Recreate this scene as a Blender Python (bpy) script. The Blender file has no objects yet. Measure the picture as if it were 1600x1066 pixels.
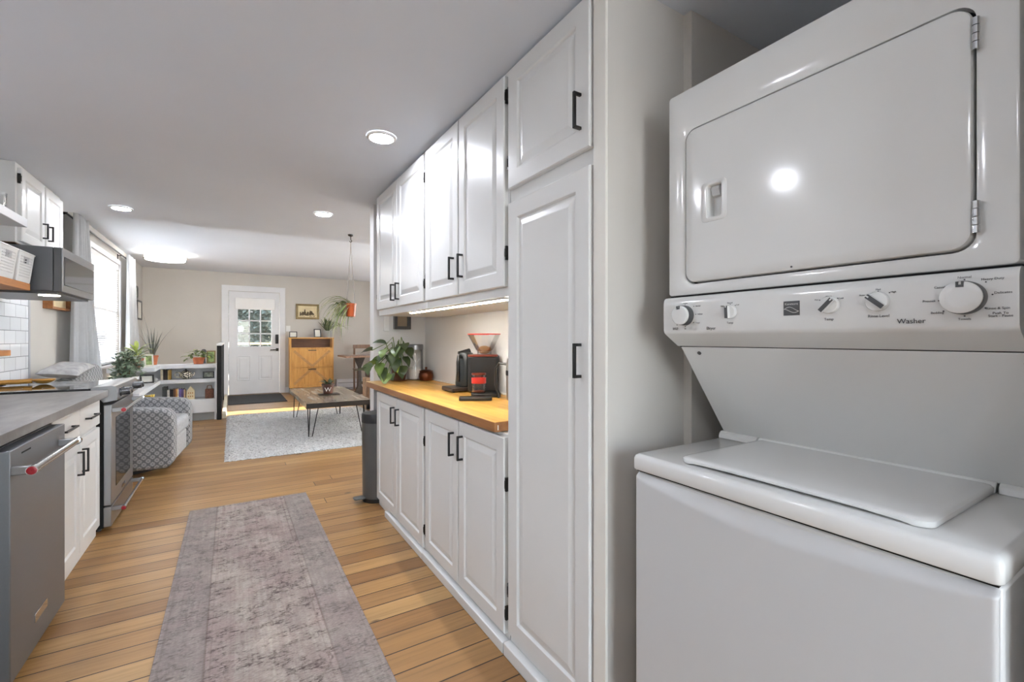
import bpy, math, random
from mathutils import Vector, Matrix
from math import sin, cos, pi, radians, atan2, sqrt

# ------------------------------------------------------------------ camera, world, sun, exposure
S = bpy.context.scene
COL = S.collection
cam = bpy.data.objects.new('camera', bpy.data.cameras.new('camera'))
COL.objects.link(cam); S.camera = cam
cam.data.sensor_width = 36.0; cam.data.sensor_fit = 'HORIZONTAL'
cam.data.lens = 711.0 * 36 / 1600
cam.data.shift_y = -4.0 / 1600
cam.data.clip_start = 0.02
cam.location = (0, 0, 1.24)
cam.rotation_euler = (pi / 2, 0, -math.atan(438 / 711.0))

W = bpy.data.worlds.new('sky'); S.world = W; W.use_nodes = True
_n = W.node_tree.nodes; _l = W.node_tree.links
_sky = _n.new('ShaderNodeTexSky'); _sky.sky_type = 'NISHITA'; _sky.sun_disc = False
_sky.sun_elevation = radians(32); _sky.sun_rotation = radians(-90)
_mx = _n.new('ShaderNodeMix'); _mx.data_type = 'RGBA'; _mx.inputs[0].default_value = 0.8
_l.new(_sky.outputs[0], _mx.inputs[6]); _mx.inputs[7].default_value = (0.88, 0.95, 1.0, 1)
_bg = _n['Background']; _l.new(_mx.outputs[2], _bg.inputs[0]); _bg.inputs[1].default_value = 7.0

sun = bpy.data.objects.new('sun', bpy.data.lights.new('sun', 'SUN')); COL.objects.link(sun)
sun.data.energy = 48.0; sun.data.angle = radians(0.8); sun.data.color = (1, 0.95, 0.86)
sun.rotation_euler = Vector((-1.0, 0.03, -0.31)).to_track_quat('-Z', 'Y').to_euler()

S.view_settings.view_transform = 'Standard'; S.view_settings.look = 'None'
S.view_settings.exposure = 0.52; S.view_settings.gamma = 1.0
S.view_settings.use_curve_mapping = False
S.cycles.use_denoising = True
S.cycles.max_bounces = 10; S.cycles.diffuse_bounces = 6; S.cycles.transparent_max_bounces = 16
S.cycles.sample_clamp_indirect = 6.0
CAN_W = 240.0      # emission strength of the recessed lamps
random.seed(7)

# ------------------------------------------------------------------ materials
def lin(c):
    return tuple(((v / 255 / 12.92) if v / 255 <= 0.04045 else ((v / 255 + 0.055) / 1.055) ** 2.4) for v in c) + (1,)

class Mat:
    def __init__(s, name, col=(200, 200, 200), rough=0.5, metal=0.0, spec=0.5, **kw):
        s.m = bpy.data.materials.new(name); s.m.use_nodes = True
        s.t = s.m.node_tree; s.b = s.t.nodes['Principled BSDF']
        s.b.inputs['Base Color'].default_value = lin(col)
        s.b.inputs['Roughness'].default_value = rough
        s.b.inputs['Metallic'].default_value = metal
        s.b.inputs['Specular IOR Level'].default_value = spec
        for k, v in kw.items(): s.b.inputs[k.replace('_', ' ')].default_value = v
    def n(s, t, **kw):
        x = s.t.nodes.new(t)
        for k, v in kw.items(): setattr(x, k, v)
        return x
    def link(s, a, b): s.t.links.new(a, b)
    def coord(s, scale=(1, 1, 1), out='Object', rot=(0, 0, 0)):
        c = s.n('ShaderNodeTexCoord'); mp = s.n('ShaderNodeMapping')
        mp.inputs['Scale'].default_value = scale; mp.inputs['Rotation'].default_value = rot
        s.link(c.outputs[out], mp.inputs[0]); return mp.outputs[0]
    def noise(s, vec, scale=5, detail=4, rough=0.5):
        x = s.n('ShaderNodeTexNoise'); x.inputs['Scale'].default_value = scale
        x.inputs['Detail'].default_value = detail; x.inputs['Roughness'].default_value = rough
        s.link(vec, x.inputs['Vector']); return x.outputs[0]
    def ramp(s, fac, stops):
        r = s.n('ShaderNodeValToRGB'); e = r.color_ramp.elements
        while len(e) < len(stops): e.new(0.5)
        for i, (p, c) in enumerate(stops):
            e[i].position = p; e[i].color = lin(c) if isinstance(c, tuple) else (c, c, c, 1)
        s.link(fac, r.inputs[0]); return r.outputs[0]
    def mix(s, a, b, fac, mode='MIX'):
        x = s.n('ShaderNodeMix', data_type='RGBA', blend_type=mode)
        for v, i in ((a, 6), (b, 7), (fac, 0)):
            if isinstance(v, (int, float)): x.inputs[i].default_value = v if i == 0 else (v, v, v, 1)
            elif isinstance(v, tuple): x.inputs[i].default_value = lin(v)
            else: s.link(v, x.inputs[i])
        return x.outputs[2]
    def math(s, op, a, b=0.0):
        x = s.n('ShaderNodeMath', operation=op)
        for i, v in enumerate((a, b)):
            if isinstance(v, (int, float)): x.inputs[i].default_value = v
            else: s.link(v, x.inputs[i])
        return x.outputs[0]
    def color(s, sock): s.link(sock, s.b.inputs['Base Color'])
    def bump(s, h, strength=0.2, dist=0.01):
        x = s.n('ShaderNodeBump'); x.inputs['Strength'].default_value = strength; x.inputs['Distance'].default_value = dist
        s.link(h, x.inputs['Height']); s.link(x.outputs[0], s.b.inputs['Normal'])

def plain(name, col, rough=0.5, metal=0.0, var=0.05, nscale=6, bump=0.0, **kw):
    """a colour with a little procedural unevenness"""
    M = Mat(name, col, rough, metal, **kw)
    nz = M.noise(M.coord(), nscale, 3)
    lo = tuple(max(0, int(c * (1 - var))) for c in col); hi = tuple(min(255, int(c * (1 + var * 0.6))) for c in col)
    M.color(M.ramp(nz, [(0.3, lo), (0.7, hi)]))
    if bump: M.bump(M.noise(M.coord(), nscale * 12, 3), bump, 0.003)
    return M.m

def wood(name, c1, c2, c3, axis='X', scale=1.0, rough=0.45, strips=None):
    M = Mat(name, c2, rough)
    sc = {'X': (1.2, 14, 14), 'Y': (14, 1.2, 14), 'Z': (14, 14, 1.2)}[axis]
    v = M.coord(tuple(a * scale for a in sc))
    nz = M.noise(v, 2.2, 6, 0.6)
    col = M.ramp(nz, [(0.25, c1), (0.5, c2), (0.78, c3)])
    if strips:
        br = M.n('ShaderNodeTexBrick'); br.offset = 0.43
        br.inputs['Color1'].default_value = (0.75, 0.75, 0.75, 1); br.inputs['Color2'].default_value = (1.12, 1.08, 1.0, 1)
        br.inputs['Mortar'].default_value = (0.6, 0.55, 0.5, 1)
        br.inputs['Mortar Size'].default_value = 0.0006; br.inputs['Scale'].default_value = 1
        br.inputs['Brick Width'].default_value = strips[0]; br.inputs['Row Height'].default_value = strips[1]
        rot = (0, 0, 0) if axis == 'X' else (0, 0, pi / 2)
        M.link(M.coord(rot=rot), br.inputs['Vector'])
        col = M.mix(col, br.outputs[0], 1.0, 'MULTIPLY')
    M.color(col); M.bump(nz, 0.06, 0.002)
    return M.m

def emit(name, col, strength):
    M = Mat(name, col); M.b.inputs['Emission Color'].default_value = lin(col)
    M.b.inputs['Emission Strength'].default_value = strength; return M.m

def thin_glass(name, tint=(255, 255, 255), refl=0.12):
    m = bpy.data.materials.new(name); m.use_nodes = True; t = m.node_tree
    t.nodes.remove(t.nodes['Principled BSDF']); out = t.nodes['Material Output']
    tr = t.nodes.new('ShaderNodeBsdfTransparent'); tr.inputs[0].default_value = lin(tint)
    gl = t.nodes.new('ShaderNodeBsdfGlossy'); gl.inputs['Roughness'].default_value = 0.02
    fr = t.nodes.new('ShaderNodeLayerWeight'); fr.inputs[0].default_value = 0.25
    mu = t.nodes.new('ShaderNodeMath'); mu.operation = 'MULTIPLY_ADD'; mu.inputs[1].default_value = 0.6; mu.inputs[2].default_value = refl * 0.3
    t.links.new(fr.outputs['Fresnel'], mu.inputs[0])
    mx = t.nodes.new('ShaderNodeMixShader'); t.links.new(mu.outputs[0], mx.inputs[0])
    t.links.new(tr.outputs[0], mx.inputs[1]); t.links.new(gl.outputs[0], mx.inputs[2]); t.links.new(mx.outputs[0], out.inputs[0])
    return m

def floor_mat():
    M = Mat('honey_floorboards', (170, 130, 85), 0.3, spec=0.45)
    br = M.n('ShaderNodeTexBrick'); br.offset = 0.0
    br.inputs['Color1'].default_value = (0.12, 0.12, 0.12, 1); br.inputs['Color2'].default_value = (0.95, 0.95, 0.95, 1)
    br.inputs['Mortar'].default_value = (0, 0, 0, 1); br.inputs['Scale'].default_value = 1
    br.inputs['Mortar Size'].default_value = 0.003; br.inputs['Mortar Smooth'].default_value = 0.2
    br.inputs['Brick Width'].default_value = 4.4; br.inputs['Row Height'].default_value = 0.118
    sx = M.n('ShaderNodeSeparateXYZ'); M.link(M.coord(), sx.inputs[0]); wn = M.n('ShaderNodeTexWhiteNoise', noise_dimensions='1D')
    M.link(M.math('FLOOR', M.math('DIVIDE', sx.outputs[1], 0.118)), wn.inputs['W']); cb = M.n('ShaderNodeCombineXYZ')
    M.link(M.math('ADD', sx.outputs[0], M.math('MULTIPLY', wn.outputs[0], 7.0)), cb.inputs[0]); M.link(sx.outputs[1], cb.inputs[1]); M.link(cb.outputs[0], br.inputs['Vector'])
    grain = M.noise(M.coord((1.3, 26, 1)), 2.0, 7, 0.62)
    g2 = M.noise(M.coord((0.5, 5, 1)), 2.6, 3, 0.5)
    base = M.ramp(br.outputs[0], [(0.0, (126, 88, 50)), (0.35, (154, 114, 69)), (0.7, (170, 130, 81)), (1.0, (186, 149, 98))])
    gcol = M.ramp(grain, [(0.28, 0.5), (0.5, 0.9), (0.8, 1.0)])
    g2c = M.ramp(g2, [(0.3, 0.72), (0.65, 1.0)])
    col = M.mix(M.mix(base, gcol, 0.7, 'MULTIPLY'), g2c, 0.75, 'MULTIPLY')
    vo = M.n('ShaderNodeTexVoronoi'); vo.inputs['Scale'].default_value = 1.0; vo.inputs['Randomness'].default_value = 1.0
    M.link(M.coord((1.4, 2.9, 1)), vo.inputs['Vector'])
    knot = M.ramp(vo.outputs['Distance'], [(0.0, (40, 24, 12)), (0.028, (70, 42, 20)), (0.05, (255, 255, 255))])
    col = M.mix(col, knot, 0.85, 'MULTIPLY')
    seam = M.ramp(br.outputs['Fac'], [(0.0, (255, 255, 255)), (1.0, (84, 56, 32))])
    M.color(M.mix(col, seam, 1.0, 'MULTIPLY'))
    r = M.ramp(grain, [(0.3, 0.42), (0.8, 0.27)])
    M.link(r, M.b.inputs['Roughness'])
    inv = M.math('SUBTRACT', 1.0, br.outputs['Fac'])
    M.bump(M.math('ADD', inv, M.math('MULTIPLY', grain, 0.15)), 0.25, 0.003)
    return M.m

def runner_mat():
    M = Mat('faded_oriental_pile', (150, 142, 138), 0.95, spec=0.1)
    v = M.coord(); c = M.n('ShaderNodeSeparateXYZ'); M.link(v, c.inputs[0])
    big = M.noise(M.coord((2.2, 2.2, 1)), 1.6, 5, 0.62)
    streakx = M.noise(M.coord((3, 55, 1)), 1.6, 6, 0.7)
    streaky = M.noise(M.coord((38, 1.0, 1)), 1.2, 4, 0.6)
    fine = M.noise(M.coord((60, 170, 1)), 1.0, 2, 0.6)
    base = M.ramp(big, [(0.28, (170, 163, 162)), (0.42, (196, 187, 185)), (0.52, (186, 183, 180)), (0.64, (212, 207, 201)), (0.75, (194, 187, 186))])
    base = M.mix(base, M.ramp(streaky, [(0.38, (222, 212, 213)), (0.62, (255, 254, 250))]), 0.6, 'MULTIPLY')
    patch = M.ramp(M.noise(M.coord((5.2, 2.2, 1)), 1.3, 2, 0.4), [(0.42, 0.0), (0.6, 1.0)])
    base = M.mix(base, (150, 138, 139), M.math('MULTIPLY', patch, 0.38))
    vo = M.n('ShaderNodeTexVoronoi', feature='DISTANCE_TO_EDGE'); vo.inputs['Scale'].default_value = 17
    nx = M.n('ShaderNodeTexNoise'); nx.inputs['Scale'].default_value = 24; M.link(M.coord(), nx.inputs['Vector'])
    M.link(M.mix(M.coord(), nx.outputs[1], 0.05), vo.inputs['Vector'])
    lines = M.ramp(vo.outputs['Distance'], [(0.0, 1.0), (0.05, 0.5), (0.09, 0.0)])
    wear = M.ramp(M.noise(M.coord((2.6, 5.5, 1)), 2.0, 6, 0.75), [(0.46, 0.0), (0.56, 1.0)])
    d1 = M.ramp(M.noise(M.coord((22, 90, 1)), 1.0, 4, 0.75), [(0.5, 0.0), (0.62, 1.0)])
    d2 = M.ramp(M.noise(M.coord((90, 30, 1)), 1.0, 3, 0.75), [(0.52, 0.0), (0.66, 1.0)])
    k = M.math('MULTIPLY', M.math('ADD', M.math('MULTIPLY', lines, 0.5), M.math('ADD', M.math('MULTIPLY', d1, 0.95), M.math('MULTIPLY', d2, 0.35))), wear)
    base = M.mix(base, (88, 78, 78), M.math('MINIMUM', k, 0.85))
    bright = M.ramp(M.noise(M.coord((7, 1.7, 1)), 1.7, 5, 0.7), [(0.54, 0.0), (0.68, 0.5)])
    base = M.mix(base, (206, 203, 196), bright)
    # borders: side bands (object x runs 0..0.76 across) with darker guard lines
    for xx, wd, st in ((0.02, 0.004, 0.35), (0.165, 0.004, 0.45), (0.185, 0.003, 0.3), (0.575, 0.003, 0.3), (0.6, 0.004, 0.45), (0.74, 0.004, 0.35)):
        d = M.math('ABSOLUTE', M.math('SUBTRACT', c.outputs[0], xx))
        ln = M.math('MULTIPLY', M.math('LESS_THAN', d, wd), M.math('MULTIPLY', M.ramp(streaky, [(0.3, 1.0), (0.7, 0.2)]), st))
        base = M.mix(base, (104, 88, 84), ln)
    side = M.math('ADD', M.math('LESS_THAN', c.outputs[0], 0.165), M.math('GREATER_THAN', c.outputs[0], 0.6))
    base = M.mix(base, (152, 149, 149), M.math('MULTIPLY', side, 0.45))
    base = M.mix(base, M.ramp(fine, [(0.3, (200, 196, 192)), (0.7, (255, 255, 255))]), 0.7, 'MULTIPLY')
    M.color(M.mix(base, (228, 221, 217), 1.0, 'MULTIPLY')); M.bump(fine, 0.35, 0.003)
    return M.m

def lattice_mat(name, light, dark, s=0.062):
    M = Mat(name, light, 0.9, spec=0.15)
    c = M.n('ShaderNodeSeparateXYZ'); M.link(M.coord(), c.inputs[0])
    u = M.math('ADD', c.outputs[0], c.outputs[1]); v = c.outputs[2]
    a = M.math('FRACT', M.math('ADD', M.math('DIVIDE', M.math('ADD', u, v), s), 40)); b = M.math('FRACT', M.math('ADD', M.math('DIVIDE', M.math('SUBTRACT', u, v), s), 40))
    da = M.math('ABSOLUTE', M.math('SUBTRACT', a, 0.5)); db = M.math('ABSOLUTE', M.math('SUBTRACT', b, 0.5))
    d = M.math('MAXIMUM', da, db)
    ring = M.ramp(d, [(0.13, (1, 1, 1)), (0.15, (255, 255, 255)), (0.33, (255, 255, 255)), (0.35, (1, 1, 1))])
    cross = M.math('LESS_THAN', M.math('MINIMUM', da, db), 0.12)
    k = M.math('MAXIMUM', ring, M.math('MULTIPLY', cross, 0.35))
    M.color(M.mix(dark, light, k)); M.bump(M.noise(M.coord(), 240, 2), 0.3, 0.002)
    return M.m

def steel(name, col=(170, 170, 170), rough=0.3, axis='Z'):
    M = Mat(name, col, rough, 0.85)
    sc = {'X': (2, 220, 220), 'Y': (220, 2, 220), 'Z': (220, 220, 2)}[axis]
    nz = M.noise(M.coord(sc), 1.0, 3, 0.6)
    M.link(M.ramp(nz, [(0.3, rough - 0.015), (0.7, rough + 0.02)]), M.b.inputs['Roughness'])
    M.color(M.ramp(nz, [(0.3, tuple(int(x * 0.98) for x in col)), (0.7, col)]))
    return M.m

def tile_mat():
    M = Mat('white_subway_tile', (225, 227, 230), 0.07, spec=0.6)
    br = M.n('ShaderNodeTexBrick'); br.offset = 0.5
    br.inputs['Color1'].default_value = lin((226, 228, 231)); br.inputs['Color2'].default_value = lin((214, 217, 221))
    br.inputs['Mortar'].default_value = lin((128, 130, 134)); br.inputs['Scale'].default_value = 1
    br.inputs['Mortar Size'].default_value = 0.0022; br.inputs['Brick Width'].default_value = 0.20; br.inputs['Row Height'].default_value = 0.1
    c = M.n('ShaderNodeSeparateXYZ'); M.link(M.coord(), c.inputs[0])
    k = M.n('ShaderNodeCombineXYZ'); M.link(c.outputs[1], k.inputs[0]); M.link(c.outputs[2], k.inputs[1]); M.link(k.outputs[0], br.inputs['Vector'])
    M.color(br.outputs[0])
    M.bump(M.math('ADD', M.math('SUBTRACT', 1.0, br.outputs['Fac']), M.math('MULTIPLY', M.noise(M.coord(), 9, 2), 0.5)), 0.35, 0.004)
    return M.m

def laminate_mat():
    M = Mat('grey_concrete_laminate', (118, 118, 118), 0.38)
    a = M.noise(M.coord((3, 1, 1)), 5, 6, 0.6)
    M.color(M.ramp(a, [(0.3, (104, 103, 103)), (0.5, (122, 121, 120)), (0.72, (140, 139, 138))]))
    M.bump(M.noise(M.coord(), 60, 3), 0.05, 0.002)
    return M.m

def shag_mat():
    M = Mat('pale_shag_pile', (205, 203, 200), 1.0, spec=0.05)
    nz = M.noise(M.coord(), 55, 4, 0.7); n2 = M.noise(M.coord(), 14, 3, 0.6)
    a = M.ramp(nz, [(0.3, (188, 188, 187)), (0.52, (216, 216, 215)), (0.75, (234, 234, 234))])
    M.color(M.mix(a, M.ramp(n2, [(0.3, (226, 225, 224)), (0.7, (255, 255, 255))]), 0.8, 'MULTIPLY')); M.bump(nz, 0.5, 0.012)
    return M.m

def leaf_mat(name, c1, c2, scale=14, rough=0.4):
    M = Mat(name, c1, rough); nz = M.noise(M.coord(), scale, 3)
    M.color(M.ramp(nz, [(0.35, c1), (0.65, c2)])); return M.m

def checker_mat():
    M = Mat('black_white_checks', (230, 225, 210), 0.2)
    ch = M.n('ShaderNodeTexChecker'); ch.inputs['Scale'].default_value = 44
    ch.inputs['Color1'].default_value = lin((232, 226, 208)); ch.inputs['Color2'].default_value = lin((35, 34, 32))
    M.link(M.coord(rot=(0.78, 0.6, 0.78)), ch.inputs[0]); M.color(ch.outputs[0]); return M.m

WALLM = plain('warm_grey_wall_paint', (200, 196, 190), 0.75, var=0.015, nscale=2, bump=0.05)
WALLK = plain('pale_grey_wall_paint', (214, 213, 211), 0.75, var=0.012, nscale=2, bump=0.05)
CEILM = plain('white_ceiling_paint', (216, 221, 229), 0.8, var=0.012, nscale=1.2, bump=0.05)
CREAM = plain('cream_trim_paint', (228, 225, 218), 0.5, var=0.015)
TRIMW = plain('white_trim_paint', (226, 227, 230), 0.45, var=0.012)
CABW = plain('white_cabinet_paint', (219, 219, 217), 0.3, var=0.012, nscale=3)
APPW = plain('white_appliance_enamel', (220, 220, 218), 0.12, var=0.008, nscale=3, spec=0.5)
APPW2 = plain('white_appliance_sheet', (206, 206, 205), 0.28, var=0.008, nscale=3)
BLACK = plain('matt_black_metal', (24, 24, 25), 0.4, var=0.1)
DARKGAP = plain('dark_gap', (14, 14, 14), 0.8, var=0.1)
BLKPL = plain('black_plastic', (30, 30, 31), 0.35, var=0.08)
GREYPL = plain('dark_grey_plastic', (72, 73, 74), 0.35, var=0.05)
INK = plain('printed_ink', (58, 58, 60), 0.5, var=0.02)
HINGE = plain('dark_bronze_hinge', (52, 50, 48), 0.35, 0.6, var=0.1)
CHROME = plain('polished_chrome', (205, 206, 208), 0.12, 1.0, var=0.03)
STEEL = steel('brushed_stainless', (150, 150, 152), 0.3, 'Y')
STEELV = steel('brushed_stainless_dark', (132, 134, 138), 0.42, 'Y')
REDM = plain('red_medallion', (150, 20, 34), 0.3, var=0.05)
FLOORM = floor_mat(); RUNM = runner_mat(); SHAG = shag_mat(); TILE = tile_mat(); LAM = laminate_mat()
BUTCH = wood('butcher_block_maple', (186, 132, 56), (214, 166, 84), (226, 184, 106), 'Y', 1.0, 0.34, (0.62, 0.045))
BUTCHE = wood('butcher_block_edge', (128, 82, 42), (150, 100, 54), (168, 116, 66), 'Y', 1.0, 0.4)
OAK = wood('golden_oak', (172, 116, 48), (204, 150, 76), (220, 168, 94), 'Z', 1.0, 0.45)
OAKD = wood('golden_oak_brace', (150, 104, 52), (178, 134, 78), (196, 152, 96), 'X', 1.0, 0.45)
SHELFW = wood('honey_shelf_wood', (140, 88, 40), (172, 112, 56), (196, 138, 78), 'Y', 1.0, 0.5)
DARKW = wood('dark_stained_wood', (34, 26, 22), (52, 42, 36), (72, 58, 48), 'Y', 1.0, 0.5)
TABLEW = wood('reclaimed_grey_planks', (92, 80, 66), (138, 124, 106), (172, 176, 180), 'Y', 0.7, 0.22, (2.2, 0.13))
CHAIRW = wood('brown_chair_wood', (96, 70, 52), (126, 94, 72), (148, 116, 92), 'Z')
LEATH = plain('tan_leather', (158, 128, 102), 0.5, var=0.18, nscale=9, bump=0.2)
LEATHD = plain('dark_brown_cushion', (74, 48, 34), 0.7, var=0.15)
ARMF = lattice_mat('grey_lattice_upholstery', (164, 164, 165), (112, 113, 115))
ARMP = plain('plain_grey_upholstery', (172, 173, 175), 0.9, var=0.06, nscale=40, bump=0.3)
PILF = plain('pale_grey_cushion_cover', (168, 167, 166), 0.95, var=0.12, nscale=18, bump=0.4)
CURTN = plain('white_linen_curtain', (222, 223, 226), 0.9, var=0.03, nscale=30, bump=0.2)
_t = CURTN.node_tree; _tr = _t.nodes.new('ShaderNodeBsdfTranslucent'); _tr.inputs[0].default_value = (0.78, 0.79, 0.8, 1)
_mx = _t.nodes.new('ShaderNodeMixShader'); _mx.inputs[0].default_value = 0.45; _t.links.new(_t.nodes['Principled BSDF'].outputs[0], _mx.inputs[1]); _t.links.new(_tr.outputs[0], _mx.inputs[2]); _t.links.new(_mx.outputs[0], _t.nodes['Material Output'].inputs[0])
BLINDM = plain('white_blind_slats', (240, 240, 240), 0.6, var=0.01)
TERRA = plain('terracotta', (168, 94, 60), 0.8, var=0.12, nscale=12)
TERRA2 = plain('orange_glazed_pot', (178, 78, 22), 0.35, var=0.1)
BROWNP = plain('brown_ceramic', (86, 52, 40), 0.4, var=0.12)
GREYP = plain('grey_ceramic', (148, 148, 146), 0.5, var=0.06)
SOIL = plain('potting_soil', (48, 36, 26), 1.0, var=0.3, nscale=60)
LEAFD = leaf_mat('dark_green_leaf', (50, 64, 40), (76, 90, 52))
LEAFG = leaf_mat('green_leaf', (80, 102, 52), (116, 136, 70))
LEAFY = leaf_mat('lime_leaf', (132, 150, 52), (170, 184, 84))
LEAFV = leaf_mat('variegated_leaf', (140, 148, 84), (214, 212, 170), 40)
LEAFJ = leaf_mat('jade_leaf', (112, 134, 110), (190, 204, 180), 30)
LEAFS = leaf_mat('snake_leaf', (62, 66, 58), (92, 94, 84), 30)
TWINE = plain('pale_cotton_cord', (150, 146, 140), 0.9, var=0.1)
GLASS = thin_glass('clear_glass')
GLASSW = thin_glass('window_glass', refl=0.05)
OVENG = plain('black_oven_glass', (22, 22, 23), 0.05, var=0.05)
MWG = plain('dark_mirror_glass', (78, 79, 80), 0.06, 0.6, var=0.05)
COPPER = plain('aged_copper', (104, 58, 38), 0.28, 0.85, var=0.25, nscale=9)
REDP = plain('red_plastic', (190, 46, 34), 0.3, var=0.05)
ORNG = plain('rust_orange_plastic', (112, 44, 26), 0.35, var=0.05)
SUGAR = plain('white_sugar', (232, 230, 224), 0.9, var=0.04, nscale=90)
WPLAS = plain('white_plastic', (230, 230, 228), 0.4, var=0.01)
MATB = plain('dark_rubber_mat', (46, 46, 47), 0.9, var=0.2, nscale=120, bump=0.5)
BINM = plain('grey_steel_bin', (98, 99, 98), 0.35, 0.5, var=0.05)
SPOONW = wood('spoon_olive_wood', (160, 108, 44), (196, 144, 66), (214, 168, 92), 'X', 2.0)
PAPER = plain('aged_print_paper', (222, 206, 168), 0.8, var=0.06)
PAPERW = plain('white_mount_paper', (232, 230, 222), 0.8, var=0.03)
GILT = plain('dull_gilt_frame', (136, 116, 78), 0.45, 0.3, var=0.12)
LENS = emit('lamp_lens', (240, 244, 255), CAN_W)
DOME = emit('dome_diffuser', (255, 252, 246), 12.0)
LEDM = emit('led_strip_light', (255, 248, 236), 80.0)
HOODL = emit('hood_lamp', (255, 244, 225), 25.0)

# ------------------------------------------------------------------ builders
class MB:
    def __init__(s): s.v = []; s.f = []; s.T = None; s.mi = []; s.cur = 0
    def _add(s, vs):
        b = len(s.v)
        for p in vs:
            p = Vector(p)
            s.v.append(tuple(s.T @ p) if s.T is not None else tuple(p))
        return b
    def face(s, idx): s.f.append(tuple(idx)); s.mi.append(s.cur)
    def box(s, x0, x1, y0, y1, z0, z1):
        b = s._add([(x0, y0, z0), (x1, y0, z0), (x1, y1, z0), (x0, y1, z0), (x0, y0, z1), (x1, y0, z1), (x1, y1, z1), (x0, y1, z1)])
        for q in ((0, 3, 2, 1), (4, 5, 6, 7), (0, 1, 5, 4), (1, 2, 6, 5), (2, 3, 7, 6), (3, 0, 4, 7)): s.face([b + i for i in q])
        return s
    def loops(s, ls, cap0=True, cap1=True, closed=True):
        n = len(ls[0]); bs = [s._add(l) for l in ls]
        for a, c in zip(bs, bs[1:]):
            for i in range(n if closed else n - 1):
                j = (i + 1) % n; s.face([a + i, a + j, c + j, c + i])
        if cap0: s.face([bs[0] + i for i in range(n)][::-1])
        if cap1: s.face([bs[-1] + i for i in range(n)])
        return s
    def prism(s, poly, lo, hi, axis):
        """poly: 2-D outline; axis: the letter it is extruded along ('X': (y,z), 'Y': (x,z), 'Z': (x,y))"""
        mk = {'X': lambda p, t: (t, p[0], p[1]), 'Y': lambda p, t: (p[0], t, p[1]), 'Z': lambda p, t: (p[0], p[1], t)}[axis]
        return s.loops([[mk(p, lo) for p in poly], [mk(p, hi) for p in poly]])
    def tube(s, path, r, seg=8, cap=True, r1=None):
        path = [Vector(p) for p in path]; ls = []; up = None
        for i, p in enumerate(path):
            d = (path[min(i + 1, len(path) - 1)] - path[max(i - 1, 0)]).normalized()
            if up is None:
                up = d.orthogonal().normalized()
            up = (up - d * up.dot(d)); up = up.normalized() if up.length > 1e-6 else d.orthogonal().normalized()
            w = d.cross(up); rr = r if r1 is None else r + (r1 - r) * i / (len(path) - 1)
            ls.append([p + (up * cos(2 * pi * k / seg) + w * sin(2 * pi * k / seg)) * rr for k in range(seg)])
        return s.loops(ls, cap, cap)
    def lathe(s, prof, c, axis='Z', seg=28, cap0=True, cap1=True, sx=1.0, sy=1.0):
        """prof: (radius, height) pairs about centre c"""
        c = Vector(c); ls = []
        for r, h in prof:
            l = []
            for k in range(seg):
                a = 2 * pi * k / seg; u, v = r * cos(a) * sx, r * sin(a) * sy
                l.append(c + Vector({'Z': (u, v, h), 'X': (h, u, v), 'Y': (v, h, u)}[axis]))
            ls.append(l)
        return s.loops(ls, cap0, cap1)
    def ball(s, c, rx, ry=None, rz=None, seg=18, rings=10):
        ry = ry or rx; rz = rz or rx; c = Vector(c)
        ls = []
        for i in range(rings + 1):
            t = pi * (0.02 + 0.96 * i / rings) - pi / 2
            ls.append([c + Vector((rx * cos(t) * cos(2 * pi * k / seg), ry * cos(t) * sin(2 * pi * k / seg), rz * sin(t))) for k in range(seg)])
        return s.loops(ls)
    def grid(s, fn, nu, nv):
        b = s._add([fn(i / nu, j / nv) for j in range(nv + 1) for i in range(nu + 1)])
        for j in range(nv):
            for i in range(nu):
                a = b + j * (nu + 1) + i; s.face((a, a + 1, a + nu + 2, a + nu + 1))
        return s
    def blade(s, base, az, length, width, e0, e1, n=6, fold=0.25, power=0.8, tw=0.0):
        """a leaf: starts at base, heads out at azimuth az, its elevation going from e0 to e1"""
        p = Vector(base); h = Vector((cos(az), sin(az), 0)); side0 = Vector((-sin(az), cos(az), 0)); L = []; R = []; C = []
        for i in range(n + 1):
            t = i / n; e = e0 + (e1 - e0) * t
            w = width * 0.5 * max(0.03, sin(pi * min(1, t ** power * 0.97 + 0.03)))
            nrm = -h * sin(e) + Vector((0, 0, 1)) * cos(e); sd = (side0 * cos(tw) + nrm * sin(tw)); nn = nrm * cos(tw) - side0 * sin(tw)
            L.append(p + sd * w + nn * w * fold); R.append(p - sd * w + nn * w * fold); C.append(p.copy())
            p = p + (h * cos(e) + Vector((0, 0, 1)) * sin(e)) * (length / n)
        b = s._add(L + C + R); m = n + 1
        for i in range(n):
            s.face((b + i, b + m + i, b + m + i + 1, b + i + 1)); s.face((b + m + i, b + 2 * m + i, b + 2 * m + i + 1, b + m + i + 1))
        return s

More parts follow.
